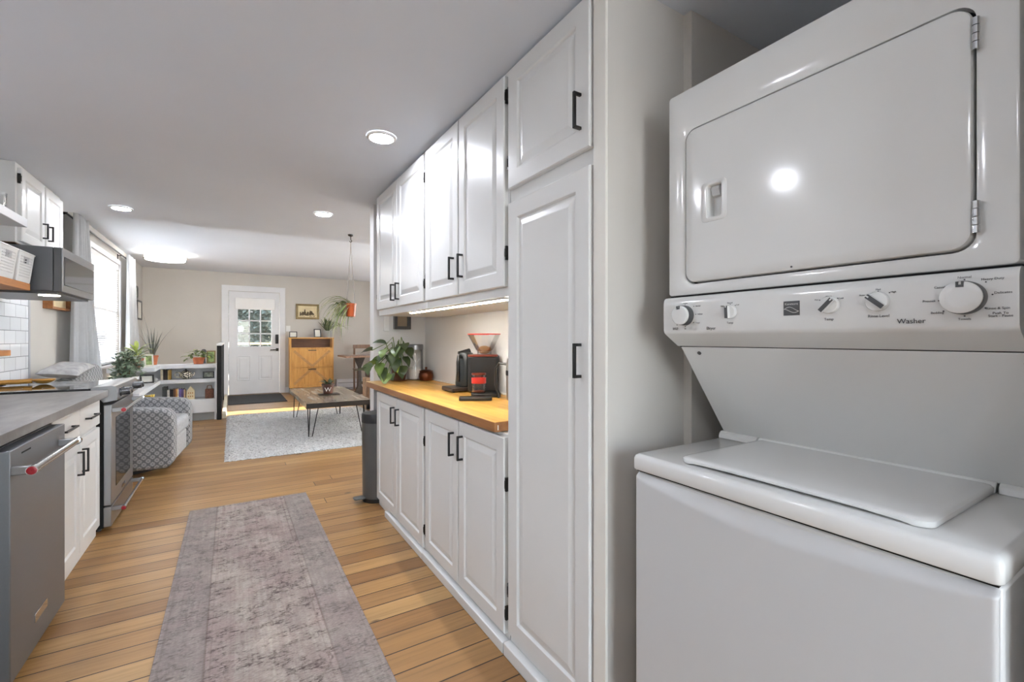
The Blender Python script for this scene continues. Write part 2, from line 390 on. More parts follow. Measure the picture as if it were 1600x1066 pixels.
ORG = {}
def root_of(o):
    while o.parent: o = o.parent
    return o
def build(name, mb, mat, parent=None, bevel=0, seg=2, smooth=True, sub=0, solid=0, origin=None, angle=32):
    me = bpy.data.meshes.new(name)
    if parent is not None: org = Vector(ORG[root_of(parent).name])
    elif origin is not None: org = Vector(origin)
    else:
        xs, ys, zs = zip(*mb.v); org = Vector(((min(xs) + max(xs)) / 2, (min(ys) + max(ys)) / 2, min(zs)))
    me.from_pydata([tuple(Vector(p) - org) for p in mb.v], [], mb.f)
    mats = mat if isinstance(mat, (list, tuple)) else [mat]
    for m in mats: me.materials.append(m)
    if len(mats) > 1:
        for p, i in zip(me.polygons, mb.mi): p.material_index = i
    me.update()
    import bmesh
    bm = bmesh.new(); bm.from_mesh(me); bmesh.ops.recalc_face_normals(bm, faces=bm.faces); bm.to_mesh(me); bm.free()
    o = bpy.data.objects.new(name, me); COL.objects.link(o)
    if parent is not None: o.parent = parent
    else:
        o.location = org; ORG[o.name] = tuple(org)
    if smooth:
        me.shade_smooth()
        if not sub: me.set_sharp_from_angle(angle=radians(angle))
    if sub:
        m = o.modifiers.new('subdivision', 'SUBSURF'); m.levels = sub; m.render_levels = sub
    if solid:
        m = o.modifiers.new('thickness', 'SOLIDIFY'); m.thickness = solid; m.offset = 0
    if bevel:
        m = o.modifiers.new('bevel', 'BEVEL'); m.width = bevel; m.segments = seg; m.limit_method = 'ANGLE'; m.angle_limit = radians(35)
        m.harden_normals = False
    return o
def tag(o, label, cat, group=None, kind=None):
    o['label'] = label; o['category'] = cat
    if group: o['group'] = group
    if kind: o['kind'] = kind
    return o
def thing(name, label, cat, loc, group=None):
    o = bpy.data.objects.new(name, None); COL.objects.link(o); o.empty_display_size = 0.1
    o.location = loc; ORG[o.name] = tuple(loc); return tag(o, label, cat, group)
def struct(name, mb, mat, **kw):
    o = build(name, mb, mat, origin=(0, 0, 0), **kw); o['kind'] = 'structure'; return o
def sroot(name, loc=(0, 0, 0)):
    o = bpy.data.objects.new(name, None); COL.objects.link(o); o.location = loc; ORG[o.name] = tuple(loc); o['kind'] = 'structure'; return o
def dup(root, loc, rotz=None, label=None, group=None):
    r = root.copy(); COL.objects.link(r); r.location = loc; ORG[r.name] = tuple(loc)
    if rotz is not None: r.rotation_euler = (0, 0, rotz)
    if label: r['label'] = label
    if group: r['group'] = group
    for ch in list(root.children):
        c = ch.copy(); COL.objects.link(c); c.parent = r
        for g in list(ch.children):
            d = g.copy(); COL.objects.link(d); d.parent = c
    return r
def rrect(u0, u1, v0, v1, r, n=6):
    pts = []
    for cx, cy, a0 in ((u1 - r, v1 - r, 0), (u0 + r, v1 - r, pi / 2), (u0 + r, v0 + r, pi), (u1 - r, v0 + r, 1.5 * pi)):
        for i in range(n + 1): a = a0 + pi / 2 * i / n; pts.append((cx + r * cos(a), cy + r * sin(a)))
    return pts
def text(parent, s, y, z, size, mat, x, name='lettering', facing=-1, align='CENTER', ext=0.0002, shear=0):
    cu = bpy.data.curves.new('t', 'FONT'); cu.body = s; cu.size = size; cu.align_x = align; cu.align_y = 'CENTER'; cu.extrude = ext; cu.resolution_u = 3
    cu.space_line = 0.8
    o = bpy.data.objects.new('t', cu); COL.objects.link(o); bpy.context.view_layer.update()
    me = bpy.data.meshes.new_from_object(o); bpy.data.objects.remove(o); bpy.data.curves.remove(cu)
    M = Matrix(((0, 0, facing, x), (facing, 0, 0, y), (0, 1, 0, z), (0, 0, 0, 1)))
    org = Vector(ORG[root_of(parent).name])
    me.transform(Matrix.Translation(-org) @ M); me.materials.clear(); me.materials.append(mat); me.name = name
    t = bpy.data.objects.new(name, me); COL.objects.link(t); t.parent = parent; return t

def raised_panel(name, parent, X, out, y0, y1, z0, z1, mat, stile=0.06, thick=0.02, flat=False):
    """a painted raised-panel door in the plane X facing out(+1/-1); X is its front"""
    mb = MB()
    def rect(ins, w): return [(X + out * w, y0 + ins, z0 + ins), (X + out * w, y1 - ins, z0 + ins), (X + out * w, y1 - ins, z1 - ins), (X + out * w, y0 + ins, z1 - ins)]
    rings = [(0, -thick), (0, -0.004), (0.004, 0)]
    if not flat: rings += [(stile, 0), (stile + 0.004, -0.0035), (stile + 0.007, -0.008), (stile + 0.012, -0.008), (stile + 0.036, -0.0015), (stile + 0.039, -0.001)]
    mb.loops([rect(i, w) for i, w in rings])
    return build(name, mb, mat, parent, smooth=False)
def pull(parent, X, out, a, b, fixed, vertical=True, off=0.03, t=0.0095, name='handle', mat=None):
    """square black bar pull standing off the front X"""
    mb = MB(); xo = X + out * off; xi = X
    x0, x1 = sorted((xo, xo - out * t)); p0, p1 = sorted((xi, xo - out * t * 0.5))
    h = t / 2
    if vertical:
        mb.box(x0, x1, fixed - h, fixed + h, a, b); mb.box(p0, p1, fixed - h, fixed + h, a, a + t); mb.box(p0, p1, fixed - h, fixed + h, b - t, b)
    else:
        mb.box(x0, x1, a, b, fixed - h, fixed + h); mb.box(p0, p1, a, a + t, fixed - h, fixed + h); mb.box(p0, p1, b - t, b, fixed - h, fixed + h)
    return build(name, mb, mat or BLACK, parent, bevel=0.001, seg=1)
def hinge(parent, X, out, y, z, h=0.055):
    mb = MB(); x0, x1 = sorted((X - out * 0.014, X + out * 0.001))
    mb.box(x0, x1, y - 0.005, y + 0.005, z - h / 2, z + h / 2)
    mb.tube([(X + out * 0.001, y, z - h * 0.3), (X + out * 0.001, y, z + h * 0.3)], 0.0035, 8)
    return build('hinge', mb, HINGE, parent, bevel=0.001, seg=1)

# ------------------------------------------------------------------ the setting
CZ, LZ = 2.31, 2.67     # kitchen and living ceilings
b = MB(); b.box(-1.7, 4.2, -2.6, 11.8, -0.06, 0.0); struct('floor', b, FLOORM, smooth=False)
b = MB(); b.box(-1.55, 4.2, -2.6, 5.19, CZ, CZ + 0.06); b.box(-1.7, 4.2, 5.19, 5.25, CZ, LZ + 0.06); struct('ceiling', b, CEILM, smooth=False)
b = MB(); b.box(-1.75, 4.2, 5.25, 11.8, LZ, LZ + 0.06); struct('ceiling_living', b, CEILM, smooth=False)
# kitchen left wall with a window over the sink (behind the camera's left edge)
def wall_x(name, x0, x1, y0, y1, z0, z1, holes, mat):
    """wall slab between x0..x1 with rectangular openings (y0,y1,z0,z1) in its length"""
    b = MB(); ys = y0
    for (a, c, d, e) in sorted(holes):
        b.box(x0, x1, ys, a, z0, z1); b.box(x0, x1, a, c, z0, d); b.box(x0, x1, a, c, e, z1); ys = c
    b.box(x0, x1, ys, y1, z0, z1); return struct(name, b, mat, smooth=False)
def wall_y(name, y0, y1, x0, x1, z0, z1, holes, mat):
    b = MB(); xs = x0
    for (a, c, d, e) in sorted(holes):
        b.box(xs, a, y0, y1, z0, z1); b.box(a, c, y0, y1, z0, d); b.box(a, c, y0, y1, e, z1); xs = c
    b.box(xs, x1, y0, y1, z0, z1); return struct(name, b, mat, smooth=False)
wall_x('wall_left', -1.52, -1.40, -2.6, 5.19, 0, CZ, [(1.4, 2.2, 1.06, 1.66)], WALLM)
wall_x('wall_left_living', -1.66, -1.52, 5.19, 11.8, 0, LZ, [(7.65, 9.4, 0.86, 2.4)], WALLM)
wall_y('wall_far', 11.6, 11.76, -1.66, 4.2, 0, LZ, [(-0.06, 0.93, -0.01, 2.272), (3.1, 3.95, 0.5, 2.4)], WALLM)
wall_x('wall_right_living', 4.0, 4.14, 3.68, 11.8, 0, LZ, [(4.3, 7.9, 0.7, 2.4), (8.5, 8.98, 0.62, 2.45)], WALLM)
wall_y('wall_stub', 3.68, 3.79, 0.967, 4.14, 0, CZ, [], WALLK)
wall_x('wall_right_kitchen', 1.40, 1.5, 0.98, 3.68, 0, CZ, [], WALLK)
wall_y('wall_alcove_side', 0.985, 1.035, 0.935, 2.0, 0, CZ, [], WALLM)
b = MB(); b.box(0.926, 0.936, 0.984, 1.037, 0, CZ); struct('trim_1', b, CREAM, smooth=False, bevel=0.002)
b = MB(); b.box(1.275, 2.0, 0.955, 0.985, 0, CZ); struct('wall_pilaster', b, WALLM, smooth=False)
wall_x('wall_alcove_back', 1.9, 2.0, 0.0, 1.0, 0, CZ, [], WALLM)
wall_y('wall_alcove_near', 0.02, 0.10, 0.93, 2.0, 0, CZ, [], WALLM)
wall_x('wall_right_near', 0.93, 1.03, -2.6, 0.02, 0, CZ, [], WALLM)
wall_y('wall_back', -2.72, -2.6, -1.66, 1.1, 0, CZ, [(-0.45, 0.85, 0.06, 2.15)], WALLM)
# backsplash tile, bullnose end
b = MB(); b.box(-1.40, -1.392, -0.6, 5.16, 0.90, 1.99); struct('trim_2', b, TILE, smooth=False)
b = MB(); b.box(-1.402, -1.388, 5.155, 5.19, 0.90, 1.99); struct('trim_3', b, plain('grey_edge_trim', (168, 169, 172), 0.3), smooth=False)
# baseboards
b = MB(); b.box(1.05, 4.0, 11.58, 11.6, 0, 0.12); b.box(-1.52, -0.2, 11.58, 11.6, 0, 0.12); struct('baseboard_far', b, TRIMW, smooth=False, bevel=0.003)
b = MB(); b.box(-1.52, -1.505, 5.2, 11.58, 0, 0.12); struct('baseboard_left', b, TRIMW, smooth=False, bevel=0.003)
b = MB(); b.box(0.99, 3.98, 3.79, 3.805, 0, 0.12); struct('baseboard_stub', b, TRIMW, smooth=False, bevel=0.003)

def window_x(name, X0, X1, y0, y1, z0, z1, inner, casing=0.07, mull=True):
    """window in a wall lying along Y; 'inner' is the X of the room face, the room lies towards sign"""
    r = sroot(name, ((X0 + X1) / 2, (y0 + y1) / 2, z0)); sg = 1 if inner > (X0 + X1) / 2 else -1
    xm = (X0 + X1) / 2; f = 0.05
    m = MB()
    for (a, c, d, e) in ((y0, y1, z0, z0 + f), (y0, y1, z1 - f, z1), (y0, y0 + f, z0 + f, z1 - f), (y1 - f, y1, z0 + f, z1 - f), (y0 + f, y1 - f, (z0 + z1) / 2 - 0.02, (z0 + z1) / 2 + 0.02)): m.box(xm - 0.03, xm + 0.03, a, c, d, e)
    build('sash', m, TRIMW, r, smooth=False)
    m = MB(); m.box(xm - 0.003, xm + 0.003, y0 + f, y1 - f, z0 + f, z1 - f); build('pane', m, GLASSW, r, smooth=False)
    m = MB(); xa, xb = sorted((inner, inner + sg * 0.018))
    m.box(xa, xb, y0 - casing, y0, z0 - casing, z1 + casing); m.box(xa, xb, y1, y1 + casing, z0 - casing, z1 + casing)
    m.box(xa, xb, y0, y1, z1, z1 + casing); xc, xd = sorted((inner - sg * 0.06, inner + sg * 0.05)); m.box(xc, xd, y0 - casing, y1 + casing, z0 - 0.03, z0)
    build('casing', m, TRIMW, r, smooth=False, bevel=0.003)
    p = bpy.data.objects.new('portal', bpy.data.lights.new('portal', 'AREA')); COL.objects.link(p)
    p.data.shape = 'RECTANGLE'; p.data.size = y1 - y0; p.data.size_y = z1 - z0; p.data.cycles.is_portal = True
    p.location = (xm - sg * 0.12, (y0 + y1) / 2, (z0 + z1) / 2); p.rotation_euler = Vector((sg, 0, 0)).to_track_quat('-Z', 'Z').to_euler()
    return r
window_x('window_1', -1.66, -1.52, 7.65, 9.4, 0.86, 2.4, -1.52)
window_x('window_2', 4.0, 4.14, 8.5, 8.98, 0.62, 2.45, 4.0)
window_x('added_window_6', 4.0, 4.14, 4.3, 7.9, 0.7, 2.4, 4.0)  # wide window added out of view to bring daylight into the living area
window_x('window_4', -1.52, -1.40, 1.4, 2.2, 1.06, 1.66, -1.40)
r = sroot('added_window_5', (0.2, -2.66, 0.06)); m = MB()  # glazed opening added behind the camera as the main daylight fill
for (a, c, d, e) in ((-0.45, 0.85, 0.06, 0.14), (-0.45, 0.85, 2.07, 2.15), (-0.45, -0.37, 0.14, 2.07), (0.77, 0.85, 0.14, 2.07), (0.165, 0.235, 0.14, 2.07)): m.box(a, c, -2.69, -2.63, d, e)
build('sash', m, TRIMW, r, smooth=False); m = MB(); m.box(-0.37, 0.77, -2.663, -2.657, 0.14, 2.07); build('pane', m, GLASSW, r, smooth=False)
p = bpy.data.objects.new('portal', bpy.data.lights.new('portal', 'AREA')); COL.objects.link(p); p.data.shape = 'RECTANGLE'; p.data.size = 1.25; p.data.size_y = 2.1
p.data.cycles.is_portal = True; p.location = (0.2, -2.8, 1.1); p.rotation_euler = Vector((0, 1, 0)).to_track_quat('-Z', 'Z').to_euler()

r = sroot('added_window_3', (3.52, 11.68, 0.5)); m = MB()  # window added out of sight on the far wall to brighten the living area
for (a, c, d, e) in ((3.1, 3.95, 0.5, 0.56), (3.1, 3.95, 2.34, 2.4), (3.1, 3.16, 0.56, 2.34), (3.89, 3.95, 0.56, 2.34)): m.box(a, c, 11.65, 11.71, d, e)
build('sash', m, TRIMW, r, smooth=False); m = MB(); m.box(3.16, 3.89, 11.677, 11.683, 0.56, 2.34); build('pane', m, GLASSW, r, smooth=False)
p = bpy.data.objects.new('portal', bpy.data.lights.new('portal', 'AREA')); COL.objects.link(p); p.data.shape = 'RECTANGLE'; p.data.size = 0.85; p.data.size_y = 1.9
p.data.cycles.is_portal = True; p.location = (3.525, 11.85, 1.45); p.rotation_euler = Vector((0, -1, 0)).to_track_quat('-Z', 'Z').to_euler()
# front door
r = sroot('door_1', (0.435, 11.62, 0))
DY = 11.612
b = MB(); L0, L1, W0, W1, V0, V1 = -0.055, 0.925, 0.115, 0.765, 1.06, 2.02
b.box(L0, W0, DY, DY + 0.045, 0.012, 2.268); b.box(W1, L1, DY, DY + 0.045, 0.012, 2.268); b.box(W0, W1, DY, DY + 0.045, 0.012, V0); b.box(W0, W1, DY, DY + 0.045, V1, 2.268)
build('door_leaf', b, TRIMW, r, smooth=False)
b = MB(); f = 0.028
b.box(W0 - f, W1 + f, DY - 0.012, DY, V1, V1 + f); b.box(W0 - f, W1 + f, DY - 0.012, DY, V0 - f, V0); b.box(W0 - f, W0, DY - 0.012, DY, V0, V1); b.box(W1, W1 + f, DY - 0.012, DY, V0, V1)
for i in (1, 2): x = W0 + (W1 - W0) * i / 3; b.box(x - 0.012, x + 0.012, DY - 0.004, DY + 0.03, V0, V1)
for i in (1, 2): z = V0 + 0.86 * i / 3; b.box(W0, W1, DY - 0.004, DY + 0.03, z - 0.012, z + 0.012)
build('window_grille', b, TRIMW, r, smooth=False)
b = MB(); b.box(W0, W1, DY + 0.012, DY + 0.018, V0, V1); build('pane', b, GLASSW, r, smooth=False)
for x0, x1 in ((0.10, 0.355), (0.52, 0.775)):
    b = MB(); z0, z1 = 0.32, 0.86
    rect = lambda i, w: [(x0 + i, DY - w, z0 + i), (x1 - i, DY - w, z0 + i), (x1 - i, DY - w, z1 - i), (x0 + i, DY - w, z1 - i)]
    b.loops([rect(-0.004, 0), rect(0.0, 0.009), (rect(0.014, 0.009)), rect(0.02, 0.001), rect(0.035, 0.001), rect(0.06, 0.008)], cap0=False)
    build('moulded_panel', b, TRIMW, r, smooth=False)
b = MB(); b.box(-0.185, -0.062, 11.578, 11.6, 0, 2.395); b.box(0.932, 1.045, 11.578, 11.6, 0, 2.395); b.box(-0.062, 0.932, 11.578, 11.6, 2.275, 2.395)
build('casing', b, TRIMW, r, smooth=False, bevel=0.004)
b = MB(); b.box(0.845, 0.905, DY - 0.03, DY, 1.12, 1.33); build('keypad_lock', b, BLACK, r, bevel=0.006)
b = MB(); b.box(0.855, 0.91, DY - 0.016, DY, 0.955, 1.02); b.tube([(0.88, DY - 0.03, 0.985), (0.74, DY - 0.045, 0.98)], 0.011); b.tube([(0.88, DY, 0.985), (0.88, DY - 0.045, 0.985)], 0.012)
build('lever_handle', b, BLACK, r, bevel=0.002)
for z in (0.28, 1.1, 2.02):
    b = MB(); b.tube([(-0.058, DY - 0.008, z - 0.05), (-0.058, DY - 0.008, z + 0.05)], 0.009); build('hinge', b, CHROME, r)
# roller blind bunched at the top of the door's window
b = MB(); b.box(0.06, 0.83, DY - 0.075, DY - 0.005, 1.88, 2.13); o = build('door_blind', b, BLINDM, bevel=0.015, seg=3)
tag(o, 'white folded fabric blind at top of the front door window', 'blind')

ms = bpy.data.materials.new('diffuser_blind_sheet'); ms.use_nodes = True; _t = ms.node_tree; _t.nodes.remove(_t.nodes['Principled BSDF'])
_a = _t.nodes.new('ShaderNodeBsdfTranslucent'); _a.inputs[0].default_value = (0.85, 0.85, 0.85, 1); _d = _t.nodes.new('ShaderNodeBsdfDiffuse'); _d.inputs[0].default_value = (0.8, 0.8, 0.8, 1)
_m = _t.nodes.new('ShaderNodeMixShader'); _m.inputs[0].default_value = 0.3; _t.links.new(_a.outputs[0], _m.inputs[1]); _t.links.new(_d.outputs[0], _m.inputs[2]); _t.links.new(_m.outputs[0], _t.nodes['Material Output'].inputs[0])
b = MB(); b.box(4.016, 4.0175, 4.34, 7.86, 0.72, 2.38); o = build('diffuser_blind', b, ms, smooth=False); tag(o, 'added sheer white blind, unseen, spreading daylight from the added wide window', 'blind')  # unseen translucent sheet added to stop direct sun and spread it softly
# outside: ground out of sight, the rest seen through the front door panes
b = MB(); b.box(-40, 60, -40, 60, -0.5, -0.3); struct('ground', b, plain('pale_bounce_ground', (196, 194, 188), 0.95, var=0.12, nscale=3), smooth=False)  # unseen ground made pale so it reflects daylight up to the ceilings
b = MB(); b.box(-2.0, 3.0, 11.8, 14.0, -0.12, -0.03)
o = build('porch_deck', b, wood('porch_boards', (150, 116, 84), (178, 142, 108), (196, 164, 130), 'X'), smooth=False); o['kind'] = 'structure'
t = thing('deck_railing', 'pale wooden porch railing seen through the lower door panes', 'railing', (0.5, 13.7, -0.03))
b = MB(); b.box(-2, 3, 13.64, 13.76, 1.08, 1.13); build('top_rail', b, bpy.data.materials['porch_boards'], t)
for i, x in enumerate((-1.9, -0.3, 1.3, 2.9)):
    b = MB(); b.box(x - 0.045, x + 0.045, 13.65, 13.74, -0.03, 1.08); build('post', b, bpy.data.materials['porch_boards'], t)
b = MB(); b.box(-1.85, 2.85, 13.68, 13.72, 0.12, 0.17); build('bottom_rail', b, bpy.data.materials['porch_boards'], t)
# a row of leafy bushes
LEAFH = leaf_mat('bush_leaf', (44, 50, 42), (78, 86, 78), 2.5, 0.7)
rb = random.Random(3)
for bi, (bx, by, bw, bh, lab) in enumerate(((-2.9, 17.4, 1.7, 4.6, 'leafy grey green bush beyond the porch railing, left of the door panes'), (0.9, 19.6, 1.9, 5.4, 'tall leafy bush straight beyond the front door glass'), (5.0, 17.4, 1.7, 4.6, 'leafy bush beyond the porch railing, right of the door panes'))):
    t = thing('bush', lab, 'bush', (bx, by, -0.3), 'bushes beyond the porch')
    b = MB(); b.tube([(bx, by, -0.3), (bx + 0.05, by, 0.8), (bx, by, 1.6)], 0.09, 8, r1=0.04); build('trunk', b, DARKW, t)
    b = MB()
    for i in range(3600):
        a, u, q = rb.random() * 2 * pi, rb.uniform(-1, 1), rb.random() ** 0.4
        rr = sqrt(1 - u * u) * q
        b.blade((bx + bw * rr * cos(a), by + bw * rr * sin(a), -0.2 + bh / 2 + bh / 2 * u * q), rb.random() * 7, rb.uniform(0.2, 0.34), rb.uniform(0.12, 0.2), rb.uniform(-0.6, 1), rb.uniform(-1.2, 0.2), 2)
    build('foliage', b, LEAFH, t, smooth=False)

rh = random.Random(8); b = MB()
b.grid(lambda u, v: (-9 + 20 * u, 23 + rh.uniform(-.35, .35) + 0.5 * sin(u * 31) - 0.8 * v, -0.35 + 7.5 * v + rh.uniform(-.15, .15)), 110, 46); b.box(-9, 11, 23.4, 24.2, -0.35, 6.6)
o = build('hedge', b, LEAFH, smooth=False); tag(o, 'dark green tree line far beyond the front door glass', 'hedge', kind='stuff')

# ------------------------------------------------------------------ right run of white cabinets
FX = 0.92; BX = 0.94    # door fronts, face frame
def unit(name, label, y0, y1, z0, z1, depth_x, doors, group=None, kick=False):
    t = thing(name, label, 'cabinet', ((BX + depth_x) / 2, (y0 + y1) / 2, z0), group)
    m = MB(); m.box(BX, depth_x, y0, y1, z0, z1); build('carcass', m, CABW, t, smooth=False, bevel=0.0015)
    return t
# base units
t = unit('base_cabinet', 'white two-door base cabinet under the far half of the wood counter, nearest the bin', 2.435, 3.42, 0, 0.857, 1.395, 2, 'white base cabinets')
for (a, c, hy) in ((2.94, 3.415, 2.985), (2.455, 2.93, 2.885)):
    d = raised_panel('door', t, FX, -1, a, c, 0.055, 0.845, CABW); pull(d, FX, -1, 0.675, 0.785, hy)
    for z in (0.16, 0.66): hinge(d, FX + 0.004, -1, a - 0.006 if a < 2.6 else c + 0.003, z)
m = MB(); m.box(0.905, BX, 2.435, 3.16, 0, 0.04); build('toe_moulding', m, CABW, t, smooth=False, bevel=0.004)
t = unit('base_cabinet', 'white two-door base cabinet under the near half of the wood counter, beside the tall pantry', 1.54, 2.43, 0, 0.857, 1.395, 2, 'white base cabinets')
for (a, c, hy) in ((1.99, 2.42, 2.035), (1.555, 1.98, 1.935)):
    d = raised_panel('door', t, FX, -1, a, c, 0.065, 0.845, CABW); pull(d, FX, -1, 0.67, 0.785, hy)
    for z in (0.15, 0.66): hinge(d, FX + 0.004, -1, a - 0.006 if a < 1.8 else c + 0.004, z)
m = MB(); m.box(0.905, BX, 1.54, 2.43, 0, 0.045); build('toe_moulding', m, CABW, t, smooth=False, bevel=0.004)
# wall units
t = unit('wall_cabinet', 'white two-door wall cabinet above the trailing plant, farthest upper unit on the right', 2.435, 3.42, 1.408, 2.306, 1.395, 2, 'white wall cabinets')
for (a, c, hy) in ((2.94, 3.415, 2.985), (2.455, 2.93, 2.885)):
    d = raised_panel('door', t, FX, -1, a, c, 1.45, 2.285, CABW); pull(d, FX, -1, 1.49, 1.60, hy)
    for z in (1.55, 2.15): hinge(d, FX + 0.004, -1, a - 0.006 if a < 2.6 else c + 0.003, z)
t = unit('wall_cabinet', 'white two-door wall cabinet above the coffee grinder, next to the tall pantry', 1.54, 2.43, 1.408, 2.306, 1.395, 2, 'white wall cabinets')
for (a, c, hy) in ((1.99, 2.42, 2.035), (1.555, 1.98, 1.935)):
    d = raised_panel('door', t, FX, -1, a, c, 1.447, 2.285, CABW); pull(d, FX, -1, 1.525, 1.635, hy)
    for z in (1.58, 2.2): hinge(d, FX + 0.004, -1, a - 0.006 if a < 1.8 else c + 0.004, z)
# pantry
t = unit('pantry_cabinet', 'tall white pantry cabinet with two stacked doors beside the laundry alcove', 1.04, 1.535, 0, 2.306, 1.395, 2)
d = raised_panel('door', t, FX, -1, 1.048, 1.525, 1.822, 2.287, CABW, 0.065); pull(d, FX, -1, 1.885, 1.998, 1.088)
for z in (1.93, 2.2): hinge(d, FX + 0.004, -1, 1.53, z)
d = raised_panel('door', t, FX, -1, 1.048, 1.525, 0.085, 1.767, CABW, 0.065); pull(d, FX, -1, 1.118, 1.225, 1.088)
hinge(d, FX + 0.004, -1, 1.53, 0.25)
m = MB(); m.box(0.905, BX, 1.04, 1.535, 0, 0.05); build('toe_moulding', m, CABW, t, smooth=False, bevel=0.004)
# butcher block
m = MB(); x0, x1, y0, y1 = 0.903, 1.40, 1.60, 3.676
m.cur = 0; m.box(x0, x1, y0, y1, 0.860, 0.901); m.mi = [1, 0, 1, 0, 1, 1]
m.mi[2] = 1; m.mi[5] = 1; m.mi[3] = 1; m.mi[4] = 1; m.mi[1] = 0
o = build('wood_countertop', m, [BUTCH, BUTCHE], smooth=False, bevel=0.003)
tag(o, 'honey coloured butcher block countertop on the right base cabinets', 'countertop')
m = MB(); m.box(0.917, 0.921, 1.5985, 1.6, 0.868, 0.888); build('price_sticker', m, PAPERW, o)
m = MB(); m.box(1.388, 1.399, 1.545, 3.676, 0.902, 0.91); struct('trim_4', m, CREAM, smooth=False)
# LED bar
t = thing('under_cabinet_light', 'slim glowing light bar fixed under the right wall cabinet', 'light', (0.975, 2.2, 1.398))
m = MB(); m.box(0.957, 0.993, 1.61, 2.82, 1.402, 1.4078); build('housing', m, WPLAS, t, smooth=False)
m = MB(); m.box(0.964, 0.982, 1.62, 2.80, 1.398, 1.402); build('diffuser', m, LEDM, t, smooth=False)

# ------------------------------------------------------------------ stacked laundry centre
T = thing('laundry_centre', 'white stacked washer and dryer in the alcove on the right', 'washer dryer', (1.25, 0.524, 0))
YA, YB = 0.183, 0.866   # near and far side
# washer cabinet: sides
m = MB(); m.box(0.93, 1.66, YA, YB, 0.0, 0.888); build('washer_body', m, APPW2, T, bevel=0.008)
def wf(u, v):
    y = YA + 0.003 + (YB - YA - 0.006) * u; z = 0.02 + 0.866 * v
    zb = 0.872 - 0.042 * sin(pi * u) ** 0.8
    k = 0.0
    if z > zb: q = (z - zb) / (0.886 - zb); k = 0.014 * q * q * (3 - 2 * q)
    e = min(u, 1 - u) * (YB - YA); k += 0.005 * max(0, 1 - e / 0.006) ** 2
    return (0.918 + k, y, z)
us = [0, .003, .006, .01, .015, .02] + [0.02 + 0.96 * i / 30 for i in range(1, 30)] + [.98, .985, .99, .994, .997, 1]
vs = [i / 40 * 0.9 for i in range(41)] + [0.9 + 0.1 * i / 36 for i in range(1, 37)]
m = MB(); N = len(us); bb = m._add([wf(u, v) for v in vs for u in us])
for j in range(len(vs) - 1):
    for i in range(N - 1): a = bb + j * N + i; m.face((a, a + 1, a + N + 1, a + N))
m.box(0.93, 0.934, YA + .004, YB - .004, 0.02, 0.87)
build('washer_front', m, plain('shaded_washer_front', (197, 197, 197), 0.3, var=0.008, nscale=3), T, angle=60)  # white enamel greyed to carry the dimmer light on this front
m = MB(); m.box(0.925, 1.6, YA + .004, YB - .004, 0.886, 0.893); build('seam', m, DARKGAP, T, smooth=False)
# top rim
m = MB(); m.loops([[(x, y, z) for x, y in rrect(0.914 + i, 1.66, YA - 0.003 + i, YB + 0.003 - i, 0.011, 5)] for i, z in ((0.002, 0.892), (0, 0.895), (0, 0.921), (0.003, 0.929), (0.009, 0.9325))])
build('washer_top', m, APPW, T, angle=50)
# shallow recess line around and the lid
LY0, LY1 = 0.265, 0.745
def lidloop(ins, z, lift=0.0):
    out = []
    for x, y in rrect(0.946 + ins, 1.30, LY0 + ins, LY1 - ins, 0.024, 6):
        out.append((x, y, z))
    return out
def front_lift(loop, k):
    # the front lip stands a finger's gap above the deck, dying out at the corners
    res = []
    for x, y, z in loop:
        u = min(1, max(0, (y - LY0 - 0.03) / (LY1 - LY0 - 0.06))); res.append((x, y, z + (k * sin(pi * u) ** 0.3 if x < 0.955 and 0 < u < 1 else 0)))
    return res
def densify(loop, n=26):
    # more points along the straight front so that the lip can curve
    res = []
    for a, c in zip(loop, loop[1:] + loop[:1]):
        res.append(a)
        if abs(a[1] - c[1]) > 0.2:
            for q in range(1, n): t_ = q / n; res.append(tuple(a[w] + (c[w] - a[w]) * t_ for w in range(3)))
    return res
m = MB(); m.loops([front_lift(densify(lidloop(i_, z_)), k_) for i_, z_, k_ in ((0.006, 0.9335, 0.005), (0.001, 0.9345, 0.006), (0, 0.9385, 0.0035), (0, 0.9445, 0.001), (0.003, 0.9475, 0), (0.009, 0.9488, 0), (0.02, 0.949, 0))])
build('washer_lid', m, APPW, T, angle=45)
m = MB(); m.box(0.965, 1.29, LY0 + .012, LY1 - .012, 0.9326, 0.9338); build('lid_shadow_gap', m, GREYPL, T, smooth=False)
# hinge cover ridge
for nm, a, c in (('hinge_cover', YA, LY0 - 0.004), ('hinge_cover', LY0, LY1), ('hinge_cover', LY1 + 0.004, YB)):
    m = MB(); m.prism([(1.285, 0.9326), (1.288, 0.946), (1.296, 0.953), (1.315, 0.955), (1.34, 0.955), (1.34, 0.9326)], a, c, 'Y'); build(nm, m, APPW, T, bevel=0.002)
# slanted back panel and rear column
m = MB(); m.prism([(1.098, 1.217), (1.302, 0.95), (1.66, 0.95), (1.66, 1.217)], YA + 0.004, YB - 0.006, 'Y'); build('slant_panel', m, APPW, T, bevel=0.004)
for y in (0.806, 0.19):
    m = MB(); m.lathe([(0.0055, 0.0), (0.0055, 0.003), (0.003, 0.004)], (0, 0, 0), 'Z', 12)
    q = Vector((-0.267, 0, -0.204)).normalized().to_track_quat('Z', 'Y').to_matrix().to_4x4(); q.translation = Vector((1.1105, y, 1.2))
    m.v = [tuple(q @ Vector(p)) for p in m.v]; build('screw', m, GREYPL, T)
